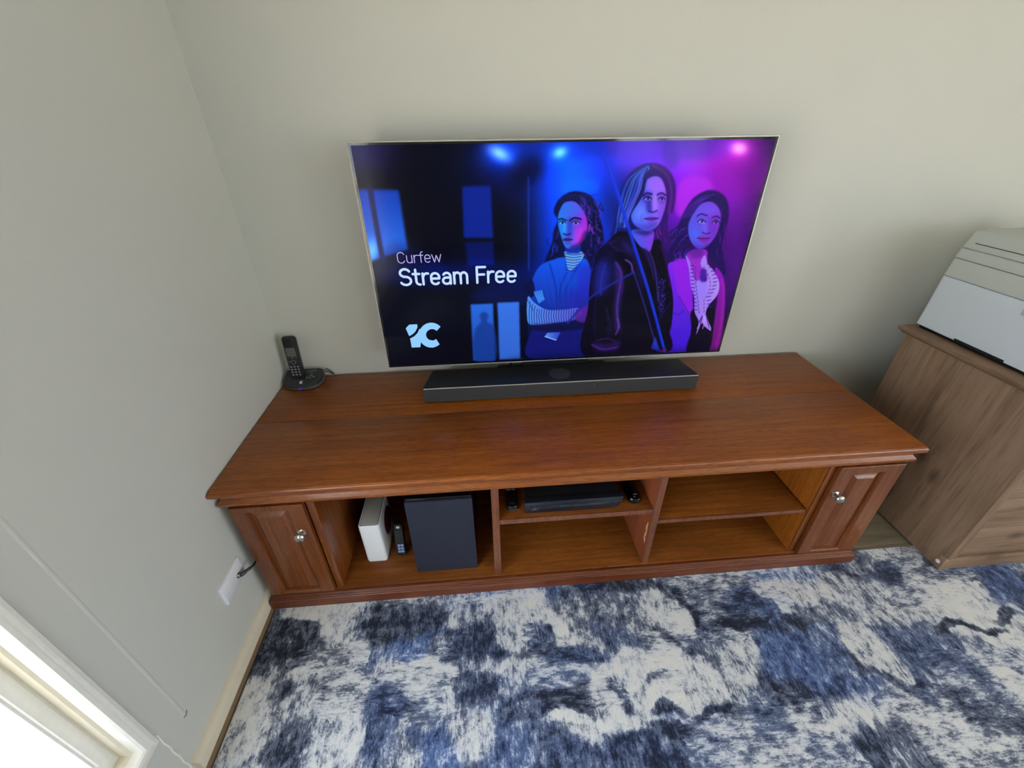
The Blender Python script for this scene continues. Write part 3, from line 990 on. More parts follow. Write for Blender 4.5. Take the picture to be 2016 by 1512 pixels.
S([(345, 850), (300, 960), (290, 1090)], 4, (12, 30, 150), .8, 1)
S([(440, 790), (370, 900), (300, 1070)], 3, (12, 30, 150), .8, 1)
for k in range(6):
    S([(180 + k * 45, 890 + 15 * (k % 2)), (200 + k * 40, 980), (230 + k * 30, 1090)], 3, (40, 110, 250), .3, 2)
P([(332, 700), (400, 690), (452, 705), (460, 745), (365, 840), (334, 740)], (104, 168, 246), .97, .7)
for k in range(7):
    y = 716 + k * 19
    S([(334, y), (390, y + 10), (458 - k * 9, y + 2)], 2.6, (14, 30, 120), .9, .5)
P([(340, 640), (430, 640), (440, 706), (390, 716), (340, 706)], (12, 40, 160), .95, 1.5)
faceA = [(296, 410), (330, 356), (400, 350), (450, 400), (484, 470), (488, 540), (466, 610), (424, 662), (366, 682), (330, 664), (306, 600), (286, 530), (282, 460)]
fm = poly_mask(faceA, z5, .9)
put(fm, hgrad(300, (20, 130, 248), 470, (172, 40, 226)), 1)
P([(300, 370), (400, 350), (450, 400), (440, 450), (300, 450)], (52, 104, 232), .75, 4, clip=fm)
P([(400, 440), (480, 470), (480, 560), (430, 560), (395, 510)], (120, 50, 224), .5, 5, clip=fm)
P([(420, 540), (480, 540), (450, 640), (400, 660)], (214, 50, 226), .7, 5, clip=fm)
P([(470, 560), (490, 560), (440, 670), (370, 690), (370, 668), (430, 640)], (14, 8, 60), .75, 3, clip=fm)
P([(350, 470), (385, 480), (380, 590), (350, 600)], (34, 40, 170), .55, 3, clip=fm)
P([(320, 500), (340, 500), (335, 575), (322, 575)], (50, 176, 255), .6, 2, clip=fm)
S([(288, 476), (310, 470), (340, 482)], 5, (6, 10, 50), .95, .7)
S([(368, 482), (400, 464), (444, 474)], 6, (6, 6, 44), .95, .7)
P([(292, 500), (312, 490), (334, 502), (314, 512)], (130, 200, 255), .8, .6)
P([(382, 502), (406, 488), (434, 500), (408, 514)], (120, 130, 240), .8, .6)
for x, y in ((314, 500), (408, 500)):
    P([(x - 9, y), (x, y - 10), (x + 9, y), (x, y + 10)], (4, 4, 40), .95, .6)
S([(290, 496), (313, 486), (336, 500)], 3, (4, 6, 40), .9, .5)
S([(380, 500), (406, 484), (438, 498)], 3, (4, 4, 36), .9, .5)
S([(322, 576), (345, 584), (368, 576)], 5, (10, 14, 80), .85, .8)
P([(316, 618), (345, 602), (388, 616), (350, 634)], (70, 26, 130), .85, .8)
S([(318, 620), (350, 618), (386, 618)], 2.5, (8, 4, 40), .9, .5)
S([(332, 644), (352, 648), (374, 642)], 3, (20, 30, 130), .6, 1)
P([(494, 520), (512, 505), (514, 545), (498, 566)], (150, 50, 200), .7, 1)
P([(38, 955), (100, 905), (118, 1000), (74, 1030)], (6, 12, 60), .95, .8)
armA = [(70, 1020), (112, 1062), (200, 1112), (330, 1112), (430, 1104), (446, 1150), (380, 1192), (240, 1210), (90, 1222), (62, 1150)]
P(armA, hgrad(60, (80, 150, 246), 440, (96, 92, 224)), .98, .7)
for k in range(21):
    x = 78 + k * 17.5
    S([(x + 8, 1056 + min(50, k * 16)), (x, 1140), (x + 4, 1216)] if k < 4 else [(x + 4, 1112), (x - 2, 1160), (x + 6, 1206)], 2.4, (12, 18, 96), .9, .5)
S([(66, 1040), (90, 1090), (110, 1120)], 2, (12, 18, 96), .8, .5)
P([(92, 1222), (240, 1212), (380, 1195), (470, 1160), (480, 1240), (300, 1270), (120, 1260)], (6, 8, 50), .8, 3)
for k in range(4):
    S([(118 + k * 16, 990 - k * 3), (132 + k * 14, 1020), (150 + k * 11, 1062 - k * 8)], 7, (58, 140, 244), .95, .6)
    S([(126 + k * 16, 990 - k * 3), (141 + k * 14, 1020), (158 + k * 11, 1060 - k * 8)], 1.6, (8, 24, 110), .8, .5)
P([(400, 1160), (430, 1110), (498, 1085), (500, 1190), (430, 1200)], (84, 30, 150), .85, 2)
P([(188, 1304), (206, 1278), (302, 1272), (270, 1332)], hgrad(190, (90, 140, 240), 300, (40, 60, 190)), .98, .6, smooth=False)
S([(190, 1304), (268, 1330)], 3, (170, 210, 255), .9, .5)

# ---- right figure: long dark hair, pale patterned shirt, violet blazer
hairC = [(1130, 520), (1170, 430), (1230, 335), (1300, 284), (1370, 266), (1440, 290), (1484, 350), (1492, 450), (1466, 560), (1446, 650), (1456, 730), (1470, 860), (1420, 850), (1380, 760), (1300, 740), (1220, 730), (1150, 840), (1080, 880), (1040, 740), (1066, 650), (1080, 560)]
P(hairC, (30, 10, 86), .97, 1.4)
for k in range(60):
    x = rs.uniform(1060, 1190); y = rs.uniform(520, 800)
    S([(x + (800 - y) * .15, y), (x + rs.uniform(-14, 10), y + 26), (x + rs.uniform(-20, 10), y + 52)], 3, rs.choice([(96, 36, 204), (60, 26, 160), (24, 10, 80), (14, 6, 50)]), .7, .6)
for k in range(16):
    x = rs.uniform(1400, 1470); y = rs.uniform(380, 760)
    S([(x, y), (x + rs.uniform(-10, 10), y + 30), (x + rs.uniform(-12, 12), y + 60)], 3, rs.choice([(90, 16, 140), (60, 10, 110)]), .6, .6)
for k in range(8):
    S([(1160 + k * 14, 470 - k * 4), (1215 + k * 16, 380 - k * 6), (1300 + k * 14, 320)], 3, rs.choice([(90, 40, 190), (14, 6, 60)]), .6, .7)
for k in range(8):
    S([(1180 + k * 14, 440 - k * 6), (1230 + k * 18, 350 - k * 6), (1320 + k * 14, 300)], 3, (64, 24, 150), .45, .8)
blz = [(1060, 800), (1120, 770), (1190, 760), (1225, 900), (1236, 1010), (1232, 1200), (1190, 1410), (1050, 1420), (1085, 1230), (1096, 1090), (1085, 950)]
P(blz, vgrad(800, (124, 34, 236), 1350, (62, 24, 206)), .98, .8)
P([(1100, 780), (1190, 770), (1226, 920), (1235, 1170), (1140, 1020)], (150, 24, 226), .7, 1.5)
S([(1140, 1020), (1232, 1180)], 3, (60, 10, 140), .8, .8)
S([(1088, 1130), (1130, 1150), (1170, 1120)], 3, (40, 10, 130), .7, .8)
P([(1060, 1250), (1200, 1260), (1190, 1410), (1050, 1420)], (66, 20, 210), .4, 5)
P([(1190, 735), (1240, 690), (1330, 690), (1340, 740), (1330, 840), (1290, 930), (1230, 850)], (150, 40, 206), .97, 1)
P([(1200, 690), (1300, 680), (1310, 730), (1240, 750)], (70, 16, 130), .6, 4)
armC = [(1395, 820), (1448, 870), (1466, 990), (1452, 1240), (1410, 1410), (1335, 1410), (1378, 1230), (1412, 1010)]
P(armC, vgrad(850, (136, 20, 190), 1300, (110, 14, 120)), .97, 1)
S([(1440, 900), (1456, 1000), (1440, 1200), (1400, 1390)], 6, (190, 30, 200), .5, 2)
P([(1230, 1120), (1380, 1100), (1384, 1230), (1345, 1410), (1195, 1410), (1228, 1260)], (10, 4, 26), .97, 1.2)
shirt = [(1184, 730), (1215, 770), (1236, 850), (1262, 910), (1330, 915), (1306, 830), (1292, 780), (1322, 728), (1344, 790), (1386, 840), (1424, 925), (1410, 1010), (1346, 1090), (1330, 1160), (1368, 1260), (1330, 1240), (1300, 1210), (1262, 1290), (1278, 1200), (1250, 1130), (1246, 1030), (1222, 940), (1210, 830)]
sm = P(shirt, hgrad(1200, (150, 110, 244), 1420, (176, 140, 244)), .97, .7)
P([(1262, 912), (1332, 912), (1330, 1010), (1290, 1060), (1258, 1000)], (150, 120, 246), .95, 1.5)
P([(1295, 830), (1330, 830), (1336, 908), (1290, 910)], (60, 24, 150), .9, 1.5)
for k in range(13):
    y = 800 + k * 26
    x0_ = 1222 + max(0, (y - 900)) * .12
    S([(x0_, y), (x0_ + 22, y + 4)], 3, (50, 20, 130), .85, .5)
    S([(x0_ + 34, y + 12), (x0_ + 36, y + 26)], 2.6, (60, 26, 140), .8, .5)
    x1_ = 1350 + 46 * math.sin(min(1, k / 9) * 3.1)
    S([(x1_ - 12, y - 10), (x1_ + 12, y - 16)], 3, (56, 22, 136), .85, .5)
    S([(x1_ - 34, y + 8), (x1_ - 36, y + 20)], 2.6, (60, 26, 140), .75, .5)
for k in range(9):
    S([(1318 + rs.uniform(-20, 20), 1160), (1310 + rs.uniform(-50, 60), 1200 + rs.uniform(0, 60))], 3, rs.choice([(170, 130, 240), (60, 24, 130), (190, 150, 250)]), .8, .6)
faceC = [(1252, 420), (1300, 362), (1370, 350), (1418, 390), (1436, 450), (1422, 530), (1392, 602), (1340, 662), (1282, 684), (1232, 644), (1206, 570), (1212, 490)]
fm = poly_mask(faceC, z5, .9)
put(fm, hgrad(1210, (78, 84, 232), 1430, (132, 50, 214)), 1)
P([(1260, 400), (1400, 370), (1420, 440), (1340, 440), (1270, 450)], (110, 80, 236), .7, 5, clip=fm)
P([(1225, 540), (1290, 540), (1290, 620), (1240, 620)], (70, 104, 246), .7, 6, clip=fm)
P([(1350, 470), (1430, 460), (1420, 560), (1370, 640), (1350, 560)], (96, 26, 170), .45, 6, clip=fm)
P([(1310, 480), (1335, 490), (1336, 580), (1316, 590)], (120, 110, 250), .5, 3, clip=fm)
P([(1230, 630), (1290, 670), (1350, 640), (1340, 680), (1270, 700)], (50, 20, 140), .5, 4, clip=fm)
S([(1268, 452), (1296, 436), (1338, 448)], 4, (24, 8, 80), .9, .7)
S([(1376, 462), (1402, 452), (1428, 464)], 4, (30, 6, 76), .9, .7)
P([(1276, 490), (1300, 478), (1326, 494), (1300, 502)], (150, 150, 250), .8, .6)
P([(1378, 496), (1400, 484), (1420, 498), (1400, 506)], (150, 100, 230), .8, .6)
for x, y in ((1302, 490), (1400, 496)):
    P([(x - 9, y), (x, y - 10), (x + 9, y), (x, y + 9)], (10, 4, 50), .95, .6)
S([(1272, 490), (1299, 474), (1330, 494)], 3.2, (14, 4, 56), .9, .5)
S([(1374, 496), (1400, 480), (1424, 498)], 3.2, (14, 4, 56), .9, .5)
S([(1306, 566), (1330, 578), (1356, 570)], 4.5, (46, 16, 120), .8, .9)
P([(1268, 606), (1312, 594), (1358, 606), (1320, 642)], (130, 30, 160), .85, 1)
S([(1268, 607), (1314, 612), (1360, 606)], 2.6, (40, 6, 80), .9, .5)

# ---- centre figure: long parted hair, black leather jacket
hairB = [(655, 600), (680, 500), (715, 350), (740, 235), (800, 140), (880, 86), (980, 78), (1062, 120), (1108, 200), (1116, 300), (1100, 400), (1066, 440), (1060, 540), (1084, 640), (1040, 700), (960, 650), (880, 560), (790, 520), (740, 590), (690, 640)]
P(hairB, hgrad(700, (12, 24, 104), 1100, (54, 10, 110)), .97, 1.2)
for k in range(30):
    f = k / 29
    S([(930 - rs.uniform(0, 14), 96 + f * 20), (800 + f * 95, 170), (744 + f * 140 + rs.uniform(-5, 5), 255), (722 + f * 118 + rs.uniform(-6, 6), 350), (706 + f * 88 + rs.uniform(-8, 8), 450), (690 + f * 90 + rs.uniform(-10, 10), 530)], rs.choice([2.4, 3.4, 5]), rs.choice([(52, 96, 236), (26, 52, 176), (12, 20, 84), (78, 120, 246), (8, 12, 60), (30, 60, 190), (92, 84, 226)]), .8, .7)
for k in range(10):
    f = k / 9
    S([(690 + f * 60, 500), (676 + f * 50, 560), (664 + f * 50, 620)], 3, rs.choice([(20, 60, 200), (40, 90, 236), (10, 24, 100)]), .7, .8)
for k in range(14):
    f = k / 13
    S([(945 + f * 30, 92), (1040 + f * 30, 150 + f * 20), (1078 + f * 26, 280), (1056 + f * 40, 430)], 3, rs.choice([(110, 30, 170), (70, 14, 130), (40, 8, 80), (150, 50, 200)]), .6, .7)
for k in range(12):
    x = rs.uniform(985, 1060); y = rs.uniform(500, 640)
    S([(x, y), (x + rs.uniform(-12, 12), y + 30), (x + rs.uniform(-16, 16), y + 60)], 3, rs.choice([(150, 20, 170), (90, 10, 120), (60, 6, 90)]), .7, .7)
jack = [(575, 690), (640, 625), (715, 560), (800, 580), (880, 670), (930, 640), (1000, 620), (1040, 740), (1070, 880), (1094, 1010), (1094, 1110), (1066, 1240), (1050, 1420), (478, 1450), (496, 1100), (512, 900), (540, 780)]
P(jack, (6, 4, 20), .98, 1)
P([(800, 560), (860, 545), (960, 560), (940, 690), (910, 700), (850, 650)], hgrad(800, (60, 96, 240), 960, (130, 60, 226)), .97, 1)
P([(810, 556), (880, 552), (960, 556), (900, 590)], (14, 14, 90), .7, 3)
P([(870, 690), (925, 700), (960, 780), (1010, 900), (1040, 1010), (1030, 1100), (1000, 1180), (985, 1000), (950, 850)], (16, 12, 60), .9, 1.5)
for k in range(60):
    x = rs.uniform(990, 1040); y = rs.uniform(890, 1130)
    S([(x, y), (x + 4, y + 4)], 2.4, rs.choice([(60, 40, 170), (30, 30, 130), (90, 50, 190)]), .8, .4)
P([(545, 800), (620, 740), (690, 790), (680, 900), (620, 1000), (540, 1010), (520, 920)], (18, 22, 116), .6, 8)
P([(580, 690), (700, 600), (790, 640), (700, 720), (600, 760)], (20, 10, 70), .5, 6)
P([(690, 780), (740, 850), (735, 1000), (715, 1150), (720, 1260), (690, 1260), (680, 1100), (690, 950)], (70, 40, 150), .55, 4)
P([(560, 800), (610, 770), (640, 860), (600, 980), (550, 990)], (34, 44, 180), .5, 6)
P([(800, 700), (850, 720), (880, 820), (900, 950), (870, 960), (830, 820)], (30, 18, 90), .6, 5)
P([(740, 620), (800, 640), (830, 720), (770, 720)], (40, 30, 130), .5, 5)
P([(540, 1340), (640, 1360), (720, 1330), (700, 1400), (560, 1410)], (60, 28, 130), .5, 5)
for pts, w_, c_, a_ in (
        ([(620, 790), (590, 900), (585, 1010)], 5, (40, 50, 190), .6), ([(690, 780), (730, 850), (720, 960), (700, 1100), (712, 1240)], 6, (92, 50, 180), .7),
        ([(760, 760), (800, 790), (812, 850)], 5, (120, 84, 210), .8), ([(700, 800), (740, 900), (735, 1000)], 4, (60, 30, 140), .7),
        ([(640, 620), (700, 690), (800, 700)], 4, (44, 26, 120), .6), ([(930, 700), (965, 800), (985, 950), (990, 1050)], 3, (90, 60, 180), .8),
        ([(1010, 660), (1050, 800), (1076, 960)], 5, (70, 10, 110), .6), ([(900, 680), (940, 800), (960, 900)], 4, (60, 30, 140), .6),
        ([(560, 1000), (540, 1150), (545, 1280)], 5, (24, 20, 110), .5), ([(520, 1360), (600, 1395), (700, 1380)], 5, (96, 40, 170), .7),
        ([(560, 1330), (640, 1320), (690, 1340)], 4, (60, 26, 120), .7), ([(690, 1290), (716, 1230), (705, 1180)], 5, (110, 60, 190), .7),
        ([(620, 1100), (650, 1200), (640, 1290)], 4, (30, 20, 100), .6), ([(590, 650), (660, 640), (720, 600)], 4, (24, 30, 130), .6),
        ([(740, 640), (780, 680), (830, 700)], 4, (50, 30, 130), .6), ([(1000, 1200), (1040, 1120), (1085, 1060)], 4, (50, 20, 110), .5)):
    S(pts, w_, c_, a_, 1.2)
for k in range(26):
    x = rs.uniform(590, 720); y = rs.uniform(770, 1330)
    S([(x, y), (x + rs.uniform(-12, 12), y + rs.uniform(10, 26))], 3, rs.choice([(70, 40, 150), (40, 40, 150), (26, 20, 100)]), .45, 1)
faceB = [(905, 205), (955, 170), (1010, 182), (1044, 262), (1048, 350), (1022, 450), (986, 522), (930, 552), (872, 542), (816, 502), (800, 440), (826, 392), (884, 300)]
fm = poly_mask(faceB, z5, .9)
put(fm, hgrad(810, (60, 100, 246), 1040, (150, 84, 244)), 1)
P([(910, 210), (1000, 185), (1040, 270), (940, 275)], (164, 104, 250), .8, 5, clip=fm)
P([(815, 430), (900, 400), (910, 480), (850, 520)], (90, 120, 252), .7, 6, clip=fm)
P([(880, 290), (950, 300), (945, 345), (890, 350)], (40, 24, 140), .7, 4, clip=fm)
P([(990, 300), (1046, 305), (1044, 350), (995, 348)], (70, 30, 160), .5, 4, clip=fm)
P([(905, 370), (945, 340), (945, 415), (915, 420)], (30, 24, 140), .7, 3, clip=fm)
P([(950, 300), (978, 300), (985, 405), (955, 410)], (176, 124, 252), .7, 2.5, clip=fm)
P([(995, 380), (1040, 370), (1010, 460), (985, 440)], (160, 90, 246), .5, 4, clip=fm)
P([(815, 500), (870, 540), (930, 556), (990, 520), (980, 500), (900, 515)], (30, 34, 150), .5, 4, clip=fm)
S([(886, 306), (912, 288), (948, 296)], 5, (16, 8, 70), .9, .7)
S([(986, 300), (1016, 288), (1046, 304)], 4.5, (24, 8, 80), .9, .7)
P([(892, 330), (916, 318), (942, 330), (916, 340)], (130, 140, 250), .8, .6)
P([(996, 334), (1018, 322), (1038, 334), (1018, 342)], (180, 140, 250), .8, .6)
for x, y in ((920, 328), (1018, 332)):
    P([(x - 9, y), (x, y - 9), (x + 9, y), (x, y + 9)], (6, 4, 44), .95, .6)
S([(888, 330), (914, 314), (946, 330)], 3.2, (8, 4, 48), .9, .5)
S([(992, 334), (1018, 318), (1042, 334)], 3.2, (10, 4, 50), .9, .5)
S([(925, 414), (952, 424), (984, 412)], 5, (34, 16, 120), .85, .9)
P([(892, 470), (945, 456), (994, 466), (948, 488)], (96, 34, 160), .85, 1)
S([(890, 470), (945, 470), (994, 467)], 2.6, (20, 6, 70), .9, .5)
S([(880, 440), (868, 466), (880, 490)], 3, (30, 40, 160), .6, 1.2)
S([(905, 200), (880, 300), (820, 396), (798, 440)], 5, (16, 20, 100), .8, 1)
P([(830, 400), (880, 370), (895, 430), (850, 470)], (110, 140, 255), .5, 6, clip=fm)
P([(1020, 350), (1048, 350), (1030, 450), (1005, 470)], (90, 40, 180), .5, 5, clip=fm)
S([(900, 350), (920, 356), (940, 350)], 3, (40, 40, 160), .6, 1.2)
S([(1000, 352), (1018, 357), (1036, 351)], 3, (80, 40, 170), .5, 1.2)
S([(990, 420), (1002, 450), (996, 474)], 3, (80, 40, 180), .5, 1.4)
S([(925, 500), (950, 508), (975, 498)], 4, (50, 40, 170), .5, 1.6)
S([(950, 210), (975, 214), (1000, 210)], 2.5, (110, 60, 220), .4, 1.5)
S([(945, 235), (980, 238), (1010, 236)], 2.5, (110, 60, 220), .4, 1.5)

# ---- shards of light across the picture
S([(600, 0), (720, 340), (830, 690), (930, 1010), (1040, 1420)], 12, (16, 44, 214), .9, .8)
S([(606, 0), (726, 340), (836, 690), (936, 1010), (1046, 1420)], 4, (40, 80, 250), .5, .8)
S([(820, 850), (640, 945), (500, 1040), (350, 1210)], 9, (30, 34, 150), .8, 1)
S([(820, 855), (900, 1100), (985, 1410)], 5, (50, 40, 150), .75, .8)
P([(940, 1390), (970, 1300), (1010, 1410)], (40, 60, 220), .7, 1, smooth=False)
S([(1010, 1410), (1045, 1400)], 8, (150, 20, 110), .8, 1.4)
P([(60, 1440), (1440, 1380), (1440, 1440), (60, 1500)], (4, 2, 30), .35, 6)

IMG = np.clip(IMG, 0, 255)
lin = IMG / 255.0
lin = np.where(lin <= .04045, lin / 12.92, ((lin + .055) / 1.055) ** 2.4)
vx = SX0 + IU / (NU - 1) * (SX1 - SX0)
vz = SZ0 + IV / (NV - 1) * (SZ1 - SZ0)
sv = np.stack([vx.ravel() - tv.location.x, np.full(vx.size, TYF - .0012 - tv.location.y), vz.ravel() - tv.location.z], 1)
idx = np.arange(NU * NV).reshape(NV, NU)
sq = np.stack([idx[:-1, :-1], idx[:-1, 1:], idx[1:, 1:], idx[1:, :-1]], -1).reshape(-1, 4)
sme = quad_mesh('screen', sv, sq)
ca = sme.color_attributes.new('picture', 'FLOAT_COLOR', 'POINT')
ca.data.foreach_set('color', np.concatenate([lin.reshape(-1, 3), np.ones((lin.shape[0] * lin.shape[1], 1))], 1).astype(np.float32).ravel())
t = NT('lit_screen')
an = t.n('ShaderNodeAttribute', attribute_name='picture')
t.b.inputs['Base Color'].default_value = (.002, .002, .003, 1)
t.b.inputs['Roughness'].default_value = .12
t.b.inputs['Specular IOR Level'].default_value = .12
t.l(an.outputs['Color'], t.b.inputs['Emission Color'])
t.b.inputs['Emission Strength'].default_value = SCREEN_GAIN
sme.materials.append(t.m)
so = bpy.data.objects.new('screen', sme)
C.objects.link(so)
so.parent = tv
tag(so, 'lit screen with three women in blue and magenta light')

# ---- stroke lettering


def arc(cx, cy, rx, ry, a0, a1, n=12):
    return [(cx + rx * math.cos(math.radians(a0 + (a1 - a0) * k / n)), cy + ry * math.sin(math.radians(a0 + (a1 - a0) * k / n))) for k in range(n + 1)]


XH = .70
GL = {  # glyph: (strokes, advance); cap height 1, x-height XH
    'C': ([arc(.32, .70, .27, .30, 20, 180) + arc(.32, .30, .27, .30, 180, 340)], .72),
    'u': ([[(.05, XH), (.05, .22)] + arc(.25, .22, .20, .22, 180, 360) + [(.45, XH)], [(.45, .22), (.45, 0)]], .58),
    'r': ([[(.05, 0), (.05, XH)], [(.05, .45)] + arc(.27, .46, .20, .24, 170, 70)], .42),
    'f': ([[(.16, 0), (.16, .80)] + arc(.33, .82, .17, .18, 180, 90), [(.0, XH - .02), (.34, XH - .02)]], .42),
    'e': ([[(.06, .36), (.48, .36), (.48, .46)] + arc(.27, .46, .21, .24, 0, 180) + [(.06, .24)] + arc(.27, .23, .21, .23, 180, 320)], .62),
    'w': ([[(.0, XH), (.18, 0), (.36, .62), (.54, 0), (.72, XH)]], .84),
    'S': ([arc(.30, .75, .25, .25, 25, 180) + arc(.30, .74, .25, .22, 180, 265)[1:] + arc(.30, .27, .27, .25, 85, 0) + arc(.30, .25, .27, .25, 0, -155)], .70),
    't': ([[(.15, .95), (.15, .20)] + arc(.33, .20, .18, .20, 180, 275), [(.0, XH - .02), (.34, XH - .02)]], .46),
    'a': ([arc(.26, .48, .19, .22, 150, 0) + [(.45, 0)], [(.45, .40), (.24, .40)] + arc(.22, .20, .17, .20, 90, 270) + [(.28, .0)] + arc(.26, .22, .19, .22, 270, 350)], .60),
    'm': ([[(.05, 0), (.05, XH)], [(.05, .46)] + arc(.22, .46, .17, .24, 180, 0) + [(.39, 0)], [(.39, .46)] + arc(.56, .46, .17, .24, 180, 0) + [(.73, 0)]], .86),
    'F': ([[(.06, 0), (.06, 1), (.50, 1)], [(.06, .53), (.44, .53)]], .60),
    'L': ([[(.06, 1), (.06, 0), (.44, 0)]], .52),
    'G': ([arc(.34, .5, .30, .5, 45, 330) + [(.62, .46), (.38, .46)]], .78),
    'p': ([[(.05, -.28), (.05, XH)], arc(.26, .35, .21, .35, 180, -180, 20)], .60),
    'i': ([[(.05, 0), (.05, XH)], [(.05, .90), (.05, .92)]], .20),
    'x': ([[(.0, 0), (.40, XH)], [(.0, XH), (.40, 0)]], .50),
    'T': ([[(.0, 1), (.50, 1)], [(.25, 1), (.25, 0)]], .56),
    'l': ([[(.05, 1), (.05, 0)]], .20),
    ' ': ([], .34),
}


def lettering(name, text, m, parent, fn, h, w, width=None):
    """fn maps text-plane (u right, v up, in metres) to world; w = stroke half-width as a share of cap height"""
    mb = MB()
    tot_ = sum(GL[c][1] for c in text)
    sx = (width / tot_) if width else h
    x = 0
    for c in text:
        for st_ in GL[c][0]:
            pts = [((x + a) * sx, b * h) for a, b in st_]
            hw = w * h
            for (ax, ay), (bx, by) in zip(pts[:-1], pts[1:]):
                L = math.hypot(bx - ax, by - ay)
                if L < 1e-7: continue
                nx, ny = -(by - ay) / L * hw, (bx - ax) / L * hw
                mb.add([fn(ax + nx, ay + ny), fn(ax - nx, ay - ny), fn(bx - nx, by - ny), fn(bx + nx, by + ny)], [(0, 1, 2, 3)])
            for (ax, ay) in pts:
                mb.add([fn(ax + hw * math.cos(k * math.pi / 5), ay + hw * math.sin(k * math.pi / 5)) for k in range(10)], [tuple(range(10))])
        x += GL[c][1]
    return mb.build(name, m, parent, smooth=0)


def scr(px, py):
    p = ray_to(px, py, 1, TYF)
    return p[0], p[2]


def scr_text(name, text, m, left, right, cap, w):
    (xa, za), (xb, zb) = scr(*left), scr(*right)
    L = math.hypot(xb - xa, zb - za)
    ux, uz = (xb - xa) / L, (zb - za) / L
    return lettering(name, text, m, so, lambda u_, v_: (xa + u_ * ux - v_ * uz, TYF - .0018, za + u_ * uz + v_ * ux), cap, w, L)


capC = abs(scr(783, 518)[1] - scr(783, 497)[1])
capS = abs(scr(790, 561)[1] - scr(789, 530)[1])
scr_text('caption', 'Curfew', M_['text_lilac'], (783, 518), (872, 515), capC, .040)
scr_text('caption', 'Stream Free', M_['text_white'], (789, 561), (1020, 554), capS, .075)
lg = MB()


def Lp(X, Y):
    a, b = scr(*z1_(X, Y))
    return (a, TYF - .0018, b)


lg.add([Lp(*p) for p in ((420, 1228), (440, 1206), (488, 1203), (490, 1222), (478, 1246), (462, 1262), (441, 1274))], [tuple(range(7))])
stem = [(446, 1288), (470, 1276), (490, 1256), (502, 1230), (520, 1240), (512, 1300), (507, 1340), (456, 1342)]
lg.add([Lp(*p) for p in stem], [tuple(range(len(stem)))])
ro, ri_ = [], []
for k in range(33):
    a = math.radians(42 + (312 - 42) * k / 32)
    ro.append((572 + 74 * math.cos(a), 1268 - 74 * math.sin(a)))
    ri_.append((577 + 36 * math.cos(a), 1266 - 34 * math.sin(a)))
vv_ = [Lp(*p) for p in ro] + [Lp(*p) for p in ri_]
lg.add(vv_, [(k, k + 1, 34 + k, 33 + k) for k in range(32)])
lg.add([Lp(*p) for p in ((507, 1296), (520, 1310), (545, 1332), (580, 1343), (602, 1336), (590, 1302), (560, 1296))], [tuple(range(7))])
lg.build('channel_logo', M_['logo'], so, smooth=0)

# ------------------------------------------------------------------ sound bar
SX, SYF, SD_ = 1.0385, -.2508, .125
sb = thing('soundbar', (SX, SYF + SD_ / 2, H0), 'long charcoal soundbar lying on the cabinet in front of the television', 'soundbar')


def sb_outline(half, front, back):
    return [(SX - half, front), (SX + half, front), (SX + half + .002, front + .006), (SX + half - .022, back), (SX - half + .022, back), (SX - half - .002, front + .006)]


ol = sb_outline(.4875, SYF, SYF + SD_)
cxy = lambda p, k: (SX + (p[0] - SX) * (1 - k / .4875), SYF + SD_ / 2 + (p[1] - SYF - SD_ / 2) * (1 - k / (SD_ / 2)))
MB().loops([[(*cxy(p, k), H0 + z) for p in ol] for k, z in ((.010, 0), (.006, .004), (.0, .006), (0, .0595), (.0015, .061))]).build('body', M_['grille'], sb)
MB().loops([[(*cxy(p, k), H0 + z) for p in ol] for k, z in ((.002, .0605), (.002, .0622), (.0035, .0630))]).build('top_panel', M_['sbtop'], sb)
MB().box(SX - .4865, SX + .4865, SYF - .0006, SYF + .003, H0 + .0588, H0 + .0614).build('front_trim', M_['alu'], sb, bev=.0004)
MB().lathe((1.034, -.194, H0 + .0626), (0, 0, 1), [(0, 0), (.0375, 0), (.0375, .0009), (.0365, .0014), (.0345, .0014), (.0335, .0008), (0, .0007)], 48).build('speaker_disc', M_['gloss'], sb)
MB().lathe((1.034, -.194, H0 + .0628), (0, 0, 1), [(.0362, 0), (.0388, 0), (.0388, .0010), (.0362, .0013)], 48).build('disc_ring', M_['dgrey'], sb)
for k in range(2):
    MB().lathe((1.148, SYF - .0004, H0 + .046 - k * .008), (0, -1, 0), [(0, 0), (.0013, 0), (.0013, .0006), (0, .0007)], 10).build('indicator', M_['mark'], sb)
for k in range(5):
    MB().box(1.0 + k * .017, 1.006 + k * .017, -.1385, -.1365, H0 + .0628, H0 + .0634).build('button', M_['mark_dim'], sb, smooth=0)
for k in range(8):
    MB().box(.568 + k * .0068, .5725 + k * .0068, -.2385, -.2350, H0 + .0628, H0 + .0633).build('printed_mark', M_['mark_dim'], sb, smooth=0)
MB().lathe((1.487, -.2365, H0 + .0629), (0, 0, 1), [(0, 0), (.0040, 0), (.0040, .0004), (0, .0005)], 16).build('emblem', M_['mark_dim'], sb)
lettering('printed_mark', 'LG', M_['mark_dim'], sb, lambda u_, v_: (1.4935 + u_, -.2400 + v_, H0 + .0635), .0075, .10)

